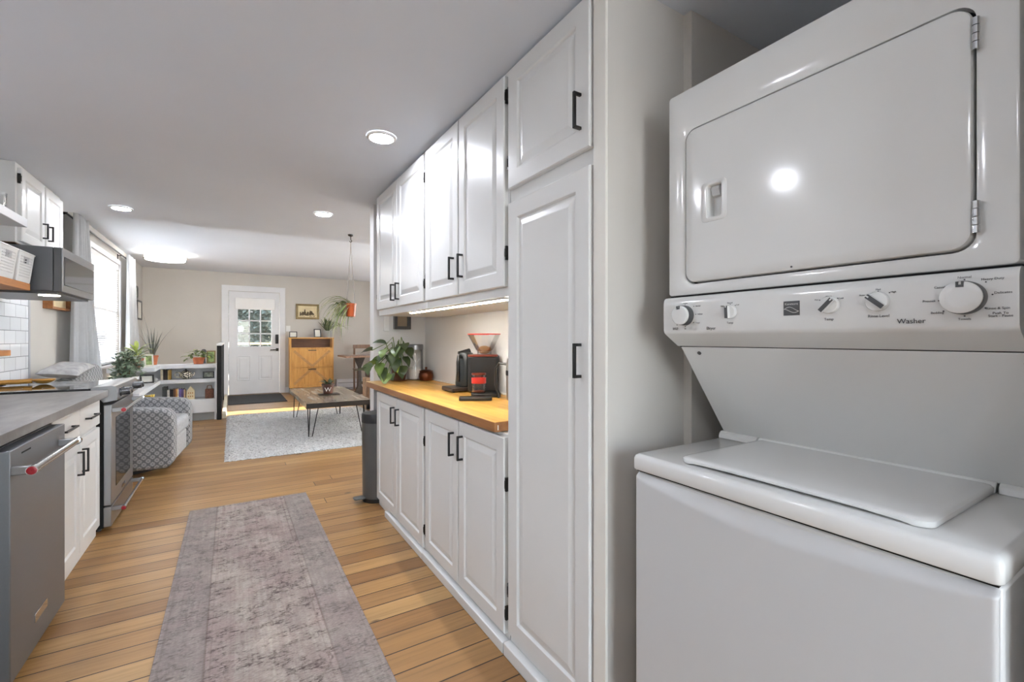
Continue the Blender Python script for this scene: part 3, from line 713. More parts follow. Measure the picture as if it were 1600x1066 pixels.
# control panel
prof = [(1.14, 1.3535), (1.052, 1.3535), (1.043, 1.3515), (1.0375, 1.3465), (1.0345, 1.338), (1.034, 1.33), (1.0345, 1.29), (1.0355, 1.262), (1.038, 1.256), (1.043, 1.251), (1.095, 1.2185), (1.14, 1.2185)]
m = MB(); m.prism(prof, YA + 0.004, YB, 'Y'); CP = build('control_panel', m, APPW, T, angle=30)
m = MB(); m.box(1.06, 1.6, YA + .006, YB - .004, 1.352, 1.358); build('seam', m, DARKGAP, T, smooth=False)
m = MB(); m.box(1.1, 1.14, YA + .006, YB - .004, 1.2155, 1.2195); build('seam', m, DARKGAP, T, smooth=False)
PX = 1.0335
def knob(y, z, r, h, style, ang=0.0):
    if style == 'big':
        m = MB(); m.lathe([(r, 0.002), (r, -h * 0.6), (r * 0.97, -h * 0.75)], (PX, y, z), 'X', 40); k = build('knob', m, GREYPL, T)
        m = MB(); m.lathe([(r * 0.95, -h * 0.7), (r * 0.95, -h * 0.95), (r * 0.86, -h * 1.04), (r * 0.5, -h * 1.1), (0.001, -h * 1.12)], (PX, y, z), 'X', 40); build('knob_cap', m, APPW, k)
        m = MB(); s = r * 0.11; zt = z + r * 0.93; xx = PX - h * 1.09
        for a, c, d, e in ((-s * 1.6, -s * 0.6, -s * 3, 0), (s * 0.6, s * 1.6, -s * 3, 0), (-s * 0.6, s * 0.6, -s * 3, -s * 1.7)):
            m.box(xx - 0.0012, xx + 0.006, y + a, y + c, zt + d, zt + e)
        m.v = [(p[0], y + cos(ang) * (p[1] - y) - sin(ang) * (p[2] - z), z + sin(ang) * (p[1] - y) + cos(ang) * (p[2] - z)) for p in m.v]
        build('pointer', m, GREYPL, k)
    else:
        m = MB(); m.lathe([(r, 0.002), (r, -h * 0.35), (r * 0.93, -h * 0.5), (r * 0.6, -h * 0.5)], (PX, y, z), 'X', 36); k = build('knob', m, APPW, T)
        m = MB(); w = r * 0.24
        m.prism([(-w, -r * 0.95), (w, -r * 0.95), (w, r * 0.9), (-w, r * 0.9)], PX - h, PX - h * 0.3, 'X')
        R = lambda p: (p[0], y + cos(ang) * p[1] - sin(ang) * p[2], z + sin(ang) * p[1] + cos(ang) * p[2])
        m.v = [R(p) for p in m.v]; g = build('grip', m, APPW, k, bevel=0.001)
        m = MB(); m.box(PX - h - 0.0008, PX - h + 0.003, -w * 0.95, w * 0.95, -r * 0.93, r * 0.88); m.v = [R(p) for p in m.v]; build('pointer', m, GREYPL, k)
        m = MB(); m.box(PX - h - 0.0014, PX - h, -w * 0.3, w * 0.3, r * 0.62, r * 0.88); m.v = [R(p) for p in m.v]; build('pointer_notch', m, APPW, k)
    return k
Y9 = lambda y: y * 0.989
Z9 = lambda z: 1.24 + (z - 1.24) * 0.989
knob(Y9(0.803), Z9(1.302), 0.0265, 0.024, 'big', -0.1)
knob(Y9(0.672), Z9(1.305), 0.0165, 0.018, 'small', -0.05)
knob(Y9(0.453), Z9(1.3085), 0.0175, 0.018, 'small', 0.75)
knob(Y9(0.371), Z9(1.310), 0.0185, 0.018, 'small', -0.85)
knob(Y9(0.2515), Z9(1.308), 0.0275, 0.022, 'big', 0.0)
TX = 1.0336
def word(s, y, z, sz, **k): return text(CP, s, Y9(y), Z9(z), sz, INK, TX + (0.0004 if z < 1.28 else 0), **k)
word('Washer', 0.322, 1.271, 0.0125); word('Dryer', 0.725, 1.266, 0.0105)
word('Rinse Level', 0.3705, 1.2825, 0.0074); word('Temp', 0.455, 1.2795, 0.0074); word('Temp', 0.673, 1.2785, 0.0072)
for s, y, z in (('Normal', 0.2515, 1.3425), ('Heavy Duty', 0.2185, 1.3365), ('Delicates', 0.2065, 1.3135), ('Rinse & Spin', 0.2125, 1.2885), ('Push To\nStart - Pause', 0.2095, 1.2785), ('Towels', 0.2515, 1.2725), ('Bedding', 0.286, 1.2845), ('Presoak', 0.297, 1.3055), ('Casual', 0.283, 1.3285)):
    word(s, y, z, 0.0054)
for s, y, z in (('Hot', 0.478, 1.321), ('Warm', 0.455, 1.3265), ('Cold', 0.433, 1.321), ('Auto', 0.397, 1.324), ('Med', 0.371, 1.333), ('High', 0.3475, 1.3265), ('High', 0.694, 1.321), ('Normal', 0.673, 1.328), ('Low', 0.653, 1.322), ('Cotton', 0.802, 1.3355), ('Normal', 0.763, 1.3255), ('Delicate', 0.757, 1.304), ('Timed', 0.764, 1.281), ('Air', 0.8025, 1.266), ('Touch Up\nNo Heat', 0.835, 1.267)):
    word(s, y, z, 0.0045)
dots = [(0.2515, 1.3385), (0.226, 1.332), (0.2185, 1.311), (0.2265, 1.2895), (0.2515, 1.2775), (0.278, 1.287), (0.284, 1.3055), (0.277, 1.324), (0.472, 1.320), (0.455, 1.3235), (0.439, 1.3215), (0.389, 1.3235), (0.371, 1.3295), (0.3535, 1.3255), (0.688, 1.320), (0.672, 1.3245), (0.659, 1.3205), (0.803, 1.3315), (0.776, 1.3255), (0.77, 1.304), (0.777, 1.282), (0.803, 1.272), (0.83, 1.277)]
for y, z in dots:
    m = MB(); m.lathe([(0.0011, 0.001), (0.0011, -0.0003)], (TX + (0.0004 if z < 1.28 else 0), Y9(y), Z9(z)), 'X', 10); build('setting_dot', m, INK, CP)
m = MB(); m.box(TX - 0.0008, TX + 0.004, Y9(0.5115), Y9(0.5445), Z9(1.2905), Z9(1.322)); bd = build('name_badge', m, GREYPL, T)
text(bd, 'Kenmore', Y9(0.528), Z9(1.3155), 0.0072, APPW, TX - 0.0010)
for ph, zz in ((0.0, 1.3035), (1.6, 1.300)):
    m = MB()
    m.grid(lambda u, v: (TX - 0.0012, Y9(0.5435 - 0.031 * u), Z9(zz + 0.004 * sin(u * 4.4 + ph) * (1 if ph else 1.2) + 0.0011 * v)), 24, 1); build('badge_swoosh', m, APPW, bd, solid=0.0004)
# dryer
DT = 1.915
m = MB()
def rr(x, i, r): return [(x, y, z) for y, z in rrect(YA + 0.006 + i, YB - 0.004 - i, 1.358 + i, DT - i, r, 6)]
def hr(x, i, r): return [(x, y, z) for y, z in rrect(0.2385 + i, 0.8075 - i, 1.3855 + i, 1.8025 - i, r, 6)]
m.loops([rr(1.70, 0, 0.008), rr(1.058, 0, 0.008), rr(1.0525, 0.001, 0.008), rr(1.0505, 0.004, 0.007), hr(1.0505, -0.004, 0.034), hr(1.0525, 0, 0.03), hr(1.075, 0.0, 0.03)], cap0=True, cap1=True)
build('dryer_body', m, APPW, T, angle=40)
def hd(x, i): return [(x, y, z) for y, z in rrect(0.694 + i, 0.734 - i, 1.550 + i, 1.632 - i, 0.006, 6)]
m = MB()
m.loops([hr(1.078, 0.0045, 0.027), hr(1.052, 0.0045, 0.027), hr(1.0475, 0.006, 0.027), hr(1.0445, 0.012, 0.025), hr(1.0425, 0.03, 0.02), hd(1.0425, 0), hd(1.046, 0.0), hd(1.066, 0.004)])
DD = build('dryer_door', m, APPW, T, angle=40)
m = MB(); m.loops([hr(1.0738, 0.0, 0.03), hr(1.0738, 0.004, 0.027)], False, False); build('door_gasket', m, DARKGAP, T)
# recessed handle of the door
def hh(x, i, r): return [(x, y, z) for y, z in rrect(0.681 + i, 0.750 - i, 1.540 + i, 1.641 - i, r, 5)]
m = MB(); m.loops([hh(1.0430, -0.001, 0.012), hh(1.0412, -0.0005, 0.012), hh(1.0402, 0.0015, 0.012), [(1.0402, y, z) for y, z in rrect(0.692, 0.736, 1.548, 1.634, 0.007, 5)], [(1.0428, y, z) for y, z in rrect(0.694, 0.734, 1.550, 1.632, 0.006, 5)]], False, False)
HP = build('handle_plate', m, APPW, DD, angle=35)
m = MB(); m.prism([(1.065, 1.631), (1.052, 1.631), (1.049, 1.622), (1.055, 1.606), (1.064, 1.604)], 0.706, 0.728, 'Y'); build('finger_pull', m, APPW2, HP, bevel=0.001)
for z in (1.742, 1.44):
    m = MB(); y = 0.2375
    for i in range(4): m.tube([(1.0435, y, z - 0.026 + i * 0.0135), (1.0435, y, z - 0.026 + i * 0.0135 + 0.012)], 0.0052, 12)
    build('hinge', m, CHROME, T)
m = MB(); m.tube([(1.0440, 0.5275, 1.397), (1.0428, 0.5275, 1.397)], 0.0022, 8); build('paint_chip', m, GREYPL, DD)

# ------------------------------------------------------------------ recessed ceiling lamps
def can(x, y, lab):
    t = thing('recessed_downlight', lab, 'ceiling light', (x, y, CZ - 0.012), 'recessed ceiling lights')
    m = MB(); m.lathe([(0.078, 0.0118), (0.076, 0.004), (0.062, 0.001), (0.058, 0.006)], (x, y, CZ - 0.012), 'Z', 36, False, False); build('trim_ring', m, WPLAS, t)
    m = MB(); m.lathe([(0.001, 0.0), (0.06, 0.0), (0.06, 0.006)], (x, y, CZ - 0.0085), 'Z', 36, False, False); build('lens', m, LENS, t)
    return t
can(0.677, 2.42, 'lit recessed ceiling lamp closest to the right wall cabinets, largest in view')
can(-0.77, 4.85, 'lit recessed ceiling lamp above the range and microwave')
can(0.668, 4.17, 'lit recessed ceiling lamp near the hanging planter hook')
can(-0.78, 2.3, 'added recessed ceiling lamp, unseen, over the grey counter left of view')  # assumed lamp out of frame, added to even the kitchen light
can(-1.1, 1.55, 'recessed ceiling lamp above the camera, seen mirrored in the dryer door')
can(-0.78, -0.9, 'added recessed ceiling lamp, unseen, behind the camera by the left wall')  # unseen extra downlight behind the camera, added for even light
t = thing('fill_globe', 'added glowing globe behind the camera, unseen, brightening the ceilings', 'fill light', (0.35, -1.9, 1.55))  # unseen lamp added behind the camera to brighten the ceilings
m = MB(); m.ball((0.35, -1.9, 1.69), 0.14, seg=28, rings=16); build('globe', m, emit('fill_globe_glow', (238, 243, 255), 26.0), t)
m = MB(); m.tube([(0.35, -1.9, 1.83), (0.35, -1.9, CZ)], 0.006, 8); m.lathe([(0.06, 0), (0.06, -0.02), (0.02, -0.03)], (0.35, -1.9, CZ), 'Z', 20); build('cord', m, BLACK, t)
def dome(x, y, lab):
    t = thing('dome_light', lab, 'ceiling light', (x, y, LZ - 0.12), 'flush ceiling lamps'); z = LZ - 0.12
    for dz in (0.015, 0.08):
        m = MB(); m.lathe([(0.29, 0), (0.30, 0.0), (0.30, 0.012), (0.29, 0.012)], (x, y, z + dz), 'Z', 40, True, True); build('metal_band', m, CHROME, t)
    m = MB(); m.lathe([(0.001, -0.005), (0.2, -0.002), (0.27, 0.006), (0.285, 0.02), (0.285, 0.118)], (x, y, z), 'Z', 40, False, True); build('diffuser', m, DOME, t)
dome(-0.95, 9.6, 'lit round flush ceiling lamp with metal bands in the living area')
dome(2.7, 8.0, 'added round flush lamp above the sofa, out of view, brightening the living area')  # second dome is added, hidden from view, to lift the living ceiling

# ------------------------------------------------------------------ left run: counter, dishwasher, base unit, range
m = MB(); m.box(-1.392, -0.672, -0.6, 3.835, 0.870, 0.911); o = build('laminate_countertop', m, LAM, bevel=0.003)
tag(o, 'grey stone-look laminate countertop on the left side by the range', 'countertop')
t = thing('base_cabinet', 'white left-hand base cabinet with two drawers over two doors, between dishwasher and range', 'cabinet', (-1.05, 3.33, 0), 'white base cabinets')
m = MB(); m.box(-1.38, -0.725, 2.885, 3.80, 0.09, 0.868); m.box(-1.38, -0.745, 2.885, 3.80, 0, 0.09); build('carcass', m, CABW, t, smooth=False)
m = MB(); m.box(-0.745, -0.725, 2.89, 3.80, 0, 0.055); build('toe_moulding', m, CABW, t, smooth=False, bevel=0.004)
LX = -0.705
for (a, c) in ((2.90, 3.345), (3.355, 3.79)):
    d = raised_panel('drawer', t, LX, 1, a, c, 0.705, 0.855, CABW, flat=True); q = (a + c) / 2 - 0.02; pull(d, LX, 1, q - 0.10, q + 0.10, 0.785, vertical=False)
    d = raised_panel('door', t, LX, 1, a, c, 0.065, 0.685, CABW); pull(d, LX, 1, 0.50, 0.63, c - 0.04 if a < 3 else a + 0.04)
# dishwasher
t = thing('dishwasher', 'stainless steel dishwasher under the grey counter on the far left', 'dishwasher', (-1.0, 2.56, 0))
m = MB(); m.box(-1.36, -0.70, 2.255, 2.872, 0.02, 0.852); build('tub', m, GREYPL, t, smooth=False)
m = MB(); m.box(-0.70, -0.655, 2.262, 2.868, 0.03, 0.848); build('door', m, STEELV, t, bevel=0.003)
def bar_handle(t, X, off, y0, y1, z, r=0.0125):
    """towel-bar handle with squared brackets and red medallion ends"""
    m = MB(); m.tube([(X + off, y0, z), (X + off, y1, z)], r, 20); m.tube([(X + off, y0 - 0.012, z), (X + off, y0 + 0.012, z)], r * 1.25, 20); m.tube([(X + off, y1 - 0.012, z), (X + off, y1 + 0.012, z)], r * 1.25, 20)
    h = build('handle', m, CHROME, t, angle=40)
    for y in (y0 + 0.012, y1 - 0.012):
        m = MB(); m.box(X - 0.002, X + off + 0.004, y - 0.011, y + 0.011, z - r * 1.1, z + r * 1.1); build('bracket', m, STEEL, h, bevel=0.003)
    for y, s_ in ((y0 - 0.012, -1), (y1 + 0.012, 1)):
        m = MB(); m.lathe([(r * 1.05, 0), (r * 1.05, s_ * 0.002), (r * 0.6, s_ * 0.0035), (r * 0.3, s_ * 0.003), (0.001, s_ * 0.003)], (X + off, y, z), 'Y', 20, False, False); build('medallion', m, REDM, h)
    return h
bar_handle(t, -0.655, 0.056, 2.262, 2.80, 0.775, 0.0135)
m = MB(); m.box(-0.655, -0.652, 2.49, 2.625, 0.128, 0.162); build('badge', m, CHROME, t, bevel=0.001)
m = MB(); m.box(-0.6555, -0.6545, 2.36, 2.45, 0.818, 0.824); build('vent_slot', m, DARKGAP, t, smooth=False)
m = MB(); m.box(-1.36, -0.685, 2.16, 2.253, 0.0, 0.868); o = build('filler_panel', m, STEELV, smooth=False); tag(o, 'narrow grey panel at the photo edge, left of the dishwasher door', 'panel')
# range
t = thing('range', 'stainless slide-in range with red-tipped bar handles on the left', 'stove', (-1.0, 4.22, 0))
R0, R1 = 3.85, 4.60
m = MB(); m.box(-1.375, -0.70, R0 + .004, R1 - .004, 0.02, 0.905); build('body', m, DARKGAP, t, smooth=False)
m = MB(); m.box(-1.375, -0.745, R0, R1, 0.905, 0.922); build('cooktop', m, OVENG, t, bevel=0.003)
for (x, y, rr_) in ((-1.2, 4.05, 0.08), (-1.2, 4.42, 0.1), (-0.93, 4.05, 0.1), (-0.93, 4.42, 0.075)):
    m = MB(); m.lathe([(rr_, 0.9221), (rr_, 0.9225), (rr_ - 0.003, 0.9225), (rr_ - 0.003, 0.9221)], (x, y, 0), 'Z', 40, False, False); build('burner_ring', m, GREYPL, t)
m = MB(); m.prism([(-0.76, 0.905), (-0.76, 0.928), (-0.66, 0.936), (-0.641, 0.930), (-0.632, 0.915), (-0.628, 0.84), (-0.70, 0.828)], R0 - 0.003, R1 + 0.003, 'Y'); build('control_panel', m, STEEL, t, bevel=0.003)
for y in (3.945, 4.03, 4.40, 4.485):
    q = Vector((1, 0, 0.05)).normalized(); m = MB(); c = Vector((-0.632, y, 0.886))
    m.tube([c - q * 0.004, c + q * 0.008], 0.029, 24); m.tube([c, c + q * 0.05], 0.023, 24, True); m.tube([c + q * 0.05, c + q * 0.054], 0.022, 24, True, 0.018)
    k = build('knob', m, plain('dark_steel_knob', (92, 92, 94), 0.25, 0.8), t)
m = MB(); m.box(-0.70, -0.66, R0, R1, 0.165, 0.812); D = build('oven_door', m, STEEL, t, bevel=0.004)
m = MB(); m.box(-0.661, -0.6575, R0 + .13, R1 - .13, 0.255, 0.715); build('oven_window', m, OVENG, D, bevel=0.002)
bar_handle(t, -0.66, 0.06, R0 + 0.02, R1 - 0.02, 0.775, 0.0125)
m = MB(); m.box(-0.70, -0.66, R0, R1, 0.028, 0.155); D = build('warming_drawer', m, STEEL, t, bevel=0.004)
bar_handle(t, -0.66, 0.06, R0 + 0.02, R1 - 0.02, 0.135, 0.0115)
m = MB(); m.box(-0.66, -0.657, 4.17, 4.28, 0.19, 0.215); build('badge', m, CHROME, t, bevel=0.001)
for y in (R0 + .04, R1 - .04):
    m = MB(); m.tube([(-0.73, y, 0), (-0.73, y, 0.022)], 0.015, 10); build('foot', m, BLKPL, t)
# spoon lying on the cooktop
t = thing('wooden_ladle', 'golden wooden ladle lying on the black glass cooktop', 'ladle', (-1.22, 4.42, 0.9226))
m = MB(); m.tube([(-1.37, 4.36, 0.942), (-1.3, 4.38, 0.945), (-1.22, 4.40, 0.945), (-1.17, 4.405, 0.948)], 0.016, 10); build('handle', m, SPOONW, t)
m = MB(); m.grid(lambda u, v: (-1.115 + 0.062 * v * cos(2 * pi * u), 4.41 + 0.045 * v * sin(2 * pi * u), 0.928 + 0.028 * v ** 2.2), 28, 8); build('bowl', m, SPOONW, t, solid=0.005)
m = MB(); m.box(-1.386, -1.33, 4.38, 4.52, 0.9226, 0.934); o = build('trivet', m, BLACK, bevel=0.004); tag(o, 'small dark trivet on the cooktop behind the wooden ladle', 'trivet')
m = MB(); m.box(-1.391, -1.335, 3.95, 4.62, 1.118, 1.158); o = build('spice_ledge', m, SHELFW, bevel=0.003); tag(o, 'short wooden ledge fixed to white tile above the cooktop', 'ledge')
# microwave
t = thing('microwave', 'stainless over-the-range microwave under the left wall cabinet', 'microwave', (-1.15, 4.28, 1.53))
M0, M1 = 3.90, 4.66
m = MB(); m.box(-1.39, -0.945, M0, M1, 1.535, 1.808); build('case', m, plain('dark_grey_case', (88, 89, 91), 0.4, 0.5, var=0.03), t, bevel=0.003)
m = MB(); m.box(-0.943, -0.906, M0, M1, 1.532, 1.808); D = build('door', m, GREYPL, t, bevel=0.003); m = MB(); m.box(-0.906, -0.90, M0, M1, 1.532, 1.808); build('door_frame', m, STEEL, D, bevel=0.002)
m = MB(); m.box(-0.9015, -0.8975, M0 + 0.03, M1 - 0.015, 1.575, 1.755); build('window', m, MWG, D, bevel=0.002)
m = MB(); m.box(-1.36, -0.93, M0 + .02, M1 - .02, 1.518, 1.536); build('underside', m, GREYPL, t, smooth=False)
m = MB(); m.lathe([(0.001, 0), (0.05, 0), (0.05, 0.004)], (-1.0, 4.06, 1.5145), 'Z', 24, False, False); build('lamp', m, HOODL, t)
# left wall cabinet over it
t = thing('wall_cabinet', 'white two-door wall cabinet over the microwave on the left', 'cabinet', (-1.25, 4.32, 1.818), 'white wall cabinets')
m = MB(); m.box(-1.392, -1.11, 3.90, 4.74, 1.822, 2.306); build('carcass', m, CABW, t, smooth=False)
m = MB(); m.box(-1.392, -1.112, 3.902, 4.738, 1.817, 1.8225); build('underside', m, CHAIRW, t, smooth=False)
UX = -1.09
for (a, c, hy) in ((3.935, 4.335, 4.295), (4.36, 4.73, 4.40)):
    d = raised_panel('door', t, UX, 1, a, c, 1.835, 2.28, CABW, 0.055); pull(d, UX, 1, 1.915, 2.02, hy)
    if a < 4: hinge(d, UX - .004, 1, a - 0.005, 2.215, 0.06)
# floating shelves
m = MB(); m.box(-1.391, -1.043, 2.6, 3.85, 1.905, 1.955); o = build('floating_shelf', m, TRIMW, bevel=0.003); tag(o, 'thick white floating shelf crossing the left cabinet end, upper of two', 'shelf')
m = MB(); m.box(-1.391, -1.03, 2.6, 3.845, 1.527, 1.568); o = build('floating_shelf', m, SHELFW, bevel=0.003); tag(o, 'honey wood floating shelf carrying two white baskets', 'shelf')
def basket(cx, cy, lab):
    z0 = 1.5685; t = thing('storage_basket', lab, 'basket', (cx, cy, z0), 'white perforated baskets')
    m = MB(); H, wx, wy, tp = 0.165, 0.103, 0.098, 0.012
    def wall(p0, p1, n):
        nz = 21; idx = {}
        for j in range(nz + 1):
            for i in range(n + 1):
                k = j / nz; u = i / n; o_ = 1 + 0.16 * k
                x = (p0[0] + (p1[0] - p0[0]) * u) * o_; y = (p0[1] + (p1[1] - p0[1]) * u) * o_
                idx[i, j] = m._add([(cx + x, cy + y, z0 + 0.004 + H * k)])
        for j in range(nz):
            for i in range(n):
                hole = (i % 2 == 1 and j % 2 == 1 and 1 < i < n - 2 and 1 < j < nz - 2)
                grip = 13 <= j <= 17 and n * 0.3 < i < n * 0.66
                if hole or grip: continue
                m.face((idx[i, j], idx[i + 1, j], idx[i + 1, j + 1], idx[i, j + 1]))
    c = [(-wx, -wy), (wx, -wy), (wx, wy), (-wx, wy)]
    for a, b2 in zip(c, c[1:] + c[:1]): wall(a, b2, 25)
    build('woven_side', m, WPLAS, t, smooth=False, solid=0.003)
    m = MB(); m.box(cx - wx, cx + wx, cy - wy, cy + wy, z0, z0 + 0.005); build('base', m, WPLAS, t, smooth=False)
    o_ = 1.17; m = MB(); P = [(cx + x * o_, cy + y * o_, z0 + H + 0.004) for x, y in c]; m.tube(P + [P[0]], 0.005, 8); build('rim', m, WPLAS, t)
basket(-1.135, 3.742, 'white perforated plastic basket at the shelf end beside the microwave')
basket(-1.135, 3.495, 'white perforated plastic basket cut by the left edge of the photo')
t = thing('glass_tumbler', 'clear glass tumbler on the upper white shelf at the left edge', 'glass', (-1.14, 3.76, 1.955))
m = MB(); m.lathe([(0.028, 0.003), (0.032, 0.03), (0.038, 0.12), (0.0365, 0.12), (0.03, 0.03), (0.026, 0.008)], (-1.14, 3.76, 1.955), 'Z', 24, True, True); build('vessel', m, GLASS, t)

# ------------------------------------------------------------------ on the wood counter
CT = 0.9015
t = thing('coffee_grinder', 'black grinder with glass funnel hopper and red rim on the wood counter', 'coffee grinder', (1.32, 2.487, CT))
gx, gy = 1.32, 2.487
q = Matrix.Translation((gx, gy, CT)) @ Matrix.Rotation(radians(-27), 4, 'Z')
def G(name, mb, mat, par=None, **k): mb.v = [tuple(q @ Vector(p)) for p in mb.v]; return build(name, mb, mat, par or t, **k)
m = MB(); m.loops([[(x, y, z) for x, y in rrect(-0.07, 0.10, -0.205, 0.095, 0.02)] for z in (0.0, 0.022)]); G('base', m, BLKPL, bevel=0.004)
m = MB(); m.loops([[(x, y, z) for x, y in rrect(-0.09, 0.09, -0.088, 0.088, 0.02)] for z in (0.022, 0.228)]); bd = G('body', m, BLKPL, bevel=0.004)
m = MB(); m.loops([[(x, y, z) for x, y in rrect(-0.091, 0.091, -0.089, 0.089, 0.02)] for z in (0.229, 0.240)]); G('top_band', m, ORNG, bevel=0.002)
m = MB(); m.lathe([(0.045, 0.240), (0.045, 0.262), (0.052, 0.268), (0.103, 0.362), (0.101, 0.362), (0.05, 0.270), (0.042, 0.262), (0.042, 0.242)], (0.01, 0, 0), 'Z', 36, False, False); hp = G('hopper', m, GLASS)
m = MB(); m.lathe([(0.1045, 0.361), (0.1045, 0.368), (0.100, 0.368), (0.100, 0.361)], (0.01, 0, 0), 'Z', 36, False, False); m.loops([[v for v in [(0.01 + r_ * cos(a * pi / 18), r_ * sin(a * pi / 18), 0.3675) for a in range(36)]] for r_ in (0.1005, 0.1045)], False, False); G('rim', m, REDP, hp)
m = MB(); m.ball((0.01, 0, 0.268), 0.042, 0.042, 0.026); G('dome_cap', m, plain('tan_plastic', (196, 160, 116), 0.4), hp)
# measuring glass with a red sleeve in front
t = thing('measuring_glass', 'clear glass cup with a red band on the grinder base', 'cup', (1.225, 2.357, CT + 0.0225))
c0 = (1.225, 2.357, CT + 0.0228)
m = MB(); m.lathe([(0.038, 0), (0.041, 0.01), (0.041, 0.112), (0.039, 0.112), (0.039, 0.008), (0.036, 0.004)], c0, 'Z', 30, True, True); build('vessel', m, GLASS, t)
m = MB(); m.lathe([(0.0416, 0.055), (0.0422, 0.058), (0.0422, 0.086), (0.0416, 0.089)], c0, 'Z', 30, False, False); build('red_band', m, REDP, t)
m = MB(); m.lathe([(0.0416, 0.104), (0.042, 0.106), (0.042, 0.114), (0.0395, 0.114)], c0, 'Z', 30, False, False); build('red_rim', m, ORNG, t)
m = MB(); m.lathe([(0.001, 0.005), (0.038, 0.005), (0.038, 0.012), (0.001, 0.013)], c0, 'Z', 30, False, False); build('coffee', m, ORNG, t)
# dark tray base in front and kettle base
m = MB(); q2 = Matrix.Translation((1.15, 2.23, CT)) @ Matrix.Rotation(radians(-27), 4, 'Z')
m.loops([[(x, y, z) for x, y in rrect(-0.1, 0.08, -0.04, 0.045, 0.012)] for z in (0.0, 0.018)]); m.v = [tuple(q2 @ Vector(p)) for p in m.v]
o = build('coffee_scale', m, BLKPL, bevel=0.003); tag(o, 'flat black kitchen scale tucked in front of the coffee grinder', 'scale')
t = thing('electric_kettle', 'black gooseneck-style kettle on a dark base left of the coffee grinder', 'kettle', (1.27, 2.675, CT))
kx, ky = 1.285, 2.675
m = MB(); m.loops([[(kx + x, ky + y, CT + z) for x, y in rrect(-0.125, 0.065, -0.075, 0.085, 0.012)] for z in (0.006, 0.03)]); build('power_base', m, DARKW, t, bevel=0.004)
for x, y in ((-0.1, -0.055), (0.045, 0.06), (-0.1, 0.06), (0.045, -0.055)):
    m = MB(); m.tube([(kx + x, ky + y, CT), (kx + x, ky + y, CT + 0.007)], 0.008, 8); build('foot', m, BLKPL, t)
m = MB(); m.lathe([(0.066, 0.031), (0.068, 0.05), (0.06, 0.13), (0.05, 0.235), (0.046, 0.245), (0.02, 0.252)], (kx + 0.01, ky, CT), 'Z', 30); build('jug', m, plain('dark_green_black_enamel', (40, 44, 44), 0.3), t)
m = MB(); m.tube([(kx - 0.04, ky - 0.03, CT + 0.222), (kx - 0.075, ky - 0.075, CT + 0.228), (kx - 0.085, ky - 0.085, CT + 0.19), (kx - 0.08, ky - 0.08, CT + 0.10), (kx - 0.075, ky - 0.072, CT + 0.07)], 0.011, 10); build('handle', m, BLKPL, t)
m = MB(); m.tube([(kx - 0.035, ky + 0.01, CT + 0.235), (kx + 0.04, ky, CT + 0.255)], 0.02, 12); build('lid', m, BLKPL, t)
# steel carafe half hidden by the pantry
t = thing('steel_carafe', 'brushed steel carafe with black handle, half hidden by the pantry edge', 'carafe', (1.335, 2.13, CT))
m = MB(); m.lathe([(0.05, 0.0), (0.052, 0.01), (0.052, 0.20), (0.045, 0.225), (0.03, 0.235), (0.02, 0.24)], (1.335, 2.13, CT), 'Z', 30); build('vessel', m, plain('satin_steel', (190, 184, 174), 0.3, 0.9, var=0.03), t)
m = MB(); m.tube([(1.30, 2.165, CT + 0.195), (1.275, 2.205, CT + 0.20), (1.262, 2.225, CT + 0.17), (1.262, 2.225, CT + 0.08), (1.275, 2.21, CT + 0.005)], 0.007, 8); build('handle', m, BLKPL, t)
m = MB(); m.lathe([(0.0525, 0.135), (0.0545, 0.138), (0.0545, 0.16), (0.0525, 0.163)], (1.335, 2.13, CT), 'Z', 30, False, False); build('collar', m, BLKPL, t)
# far end: jar, copper pot, pothos
t = thing('glass_canister', 'tall clear glass canister of sugar with a steel lid on the wood counter', 'jar', (1.285, 3.607, CT))
m = MB(); m.lathe([(0.06, 0.0), (0.065, 0.006), (0.065, 0.235), (0.058, 0.248), (0.056, 0.248), (0.062, 0.233), (0.062, 0.008)], (1.285, 3.607, CT), 'Z', 32); build('vessel', m, GLASS, t)
m = MB(); m.lathe([(0.067, 0.246), (0.067, 0.285), (0.062, 0.29)], (1.285, 3.607, CT), 'Z', 32); build('lid', m, STEEL, t)
m = MB(); m.lathe([(0.060, 0.009), (0.0605, 0.085), (0.04, 0.10), (0.01, 0.104)], (1.285, 3.607, CT), 'Z', 28); build('sugar', m, SUGAR, t)
m = MB(); m.tube([(1.26, 3.58, CT + 0.10), (1.32, 3.605, CT + 0.17)], 0.006, 8); build('scoop', m, WPLAS, t)
t = thing('copper_pot', 'small round copper pot with lid beside the glass canister', 'pot', (1.33, 3.475, CT))
m = MB(); m.lathe([(0.042, 0.0), (0.052, 0.006), (0.059, 0.03), (0.056, 0.06), (0.050, 0.07), (0.055, 0.078), (0.052, 0.08)], (1.33, 3.475, CT), 'Z', 32); build('vessel', m, COPPER, t)
m = MB(); m.lathe([(0.052, 0.08), (0.035, 0.088), (0.008, 0.09), (0.007, 0.096), (0.011, 0.103), (0.006, 0.109)], (1.33, 3.475, CT), 'Z', 28); build('lid', m, COPPER, t)
t = thing('potted_pothos', 'trailing pothos with broad green leaves at the far end of the wood counter', 'plant', (1.135, 3.56, CT))
m = MB(); m.lathe([(0.045, 0.0), (0.05, 0.004), (0.062, 0.105), (0.065, 0.11), (0.06, 0.112)], (1.135, 3.56, CT + 0.006), 'Z', 28); pt = build('pot', m, BROWNP, t)
m = MB(); m.lathe([(0.06, 0.0), (0.07, 0.006)], (1.135, 3.56, CT), 'Z', 28); build('saucer', m, SHELFW, t)
m = MB(); m.lathe([(0.058, 0.106), (0.001, 0.113)], (1.135, 3.56, CT + 0.006), 'Z', 24, False, False); build('soil', m, SOIL, pt)
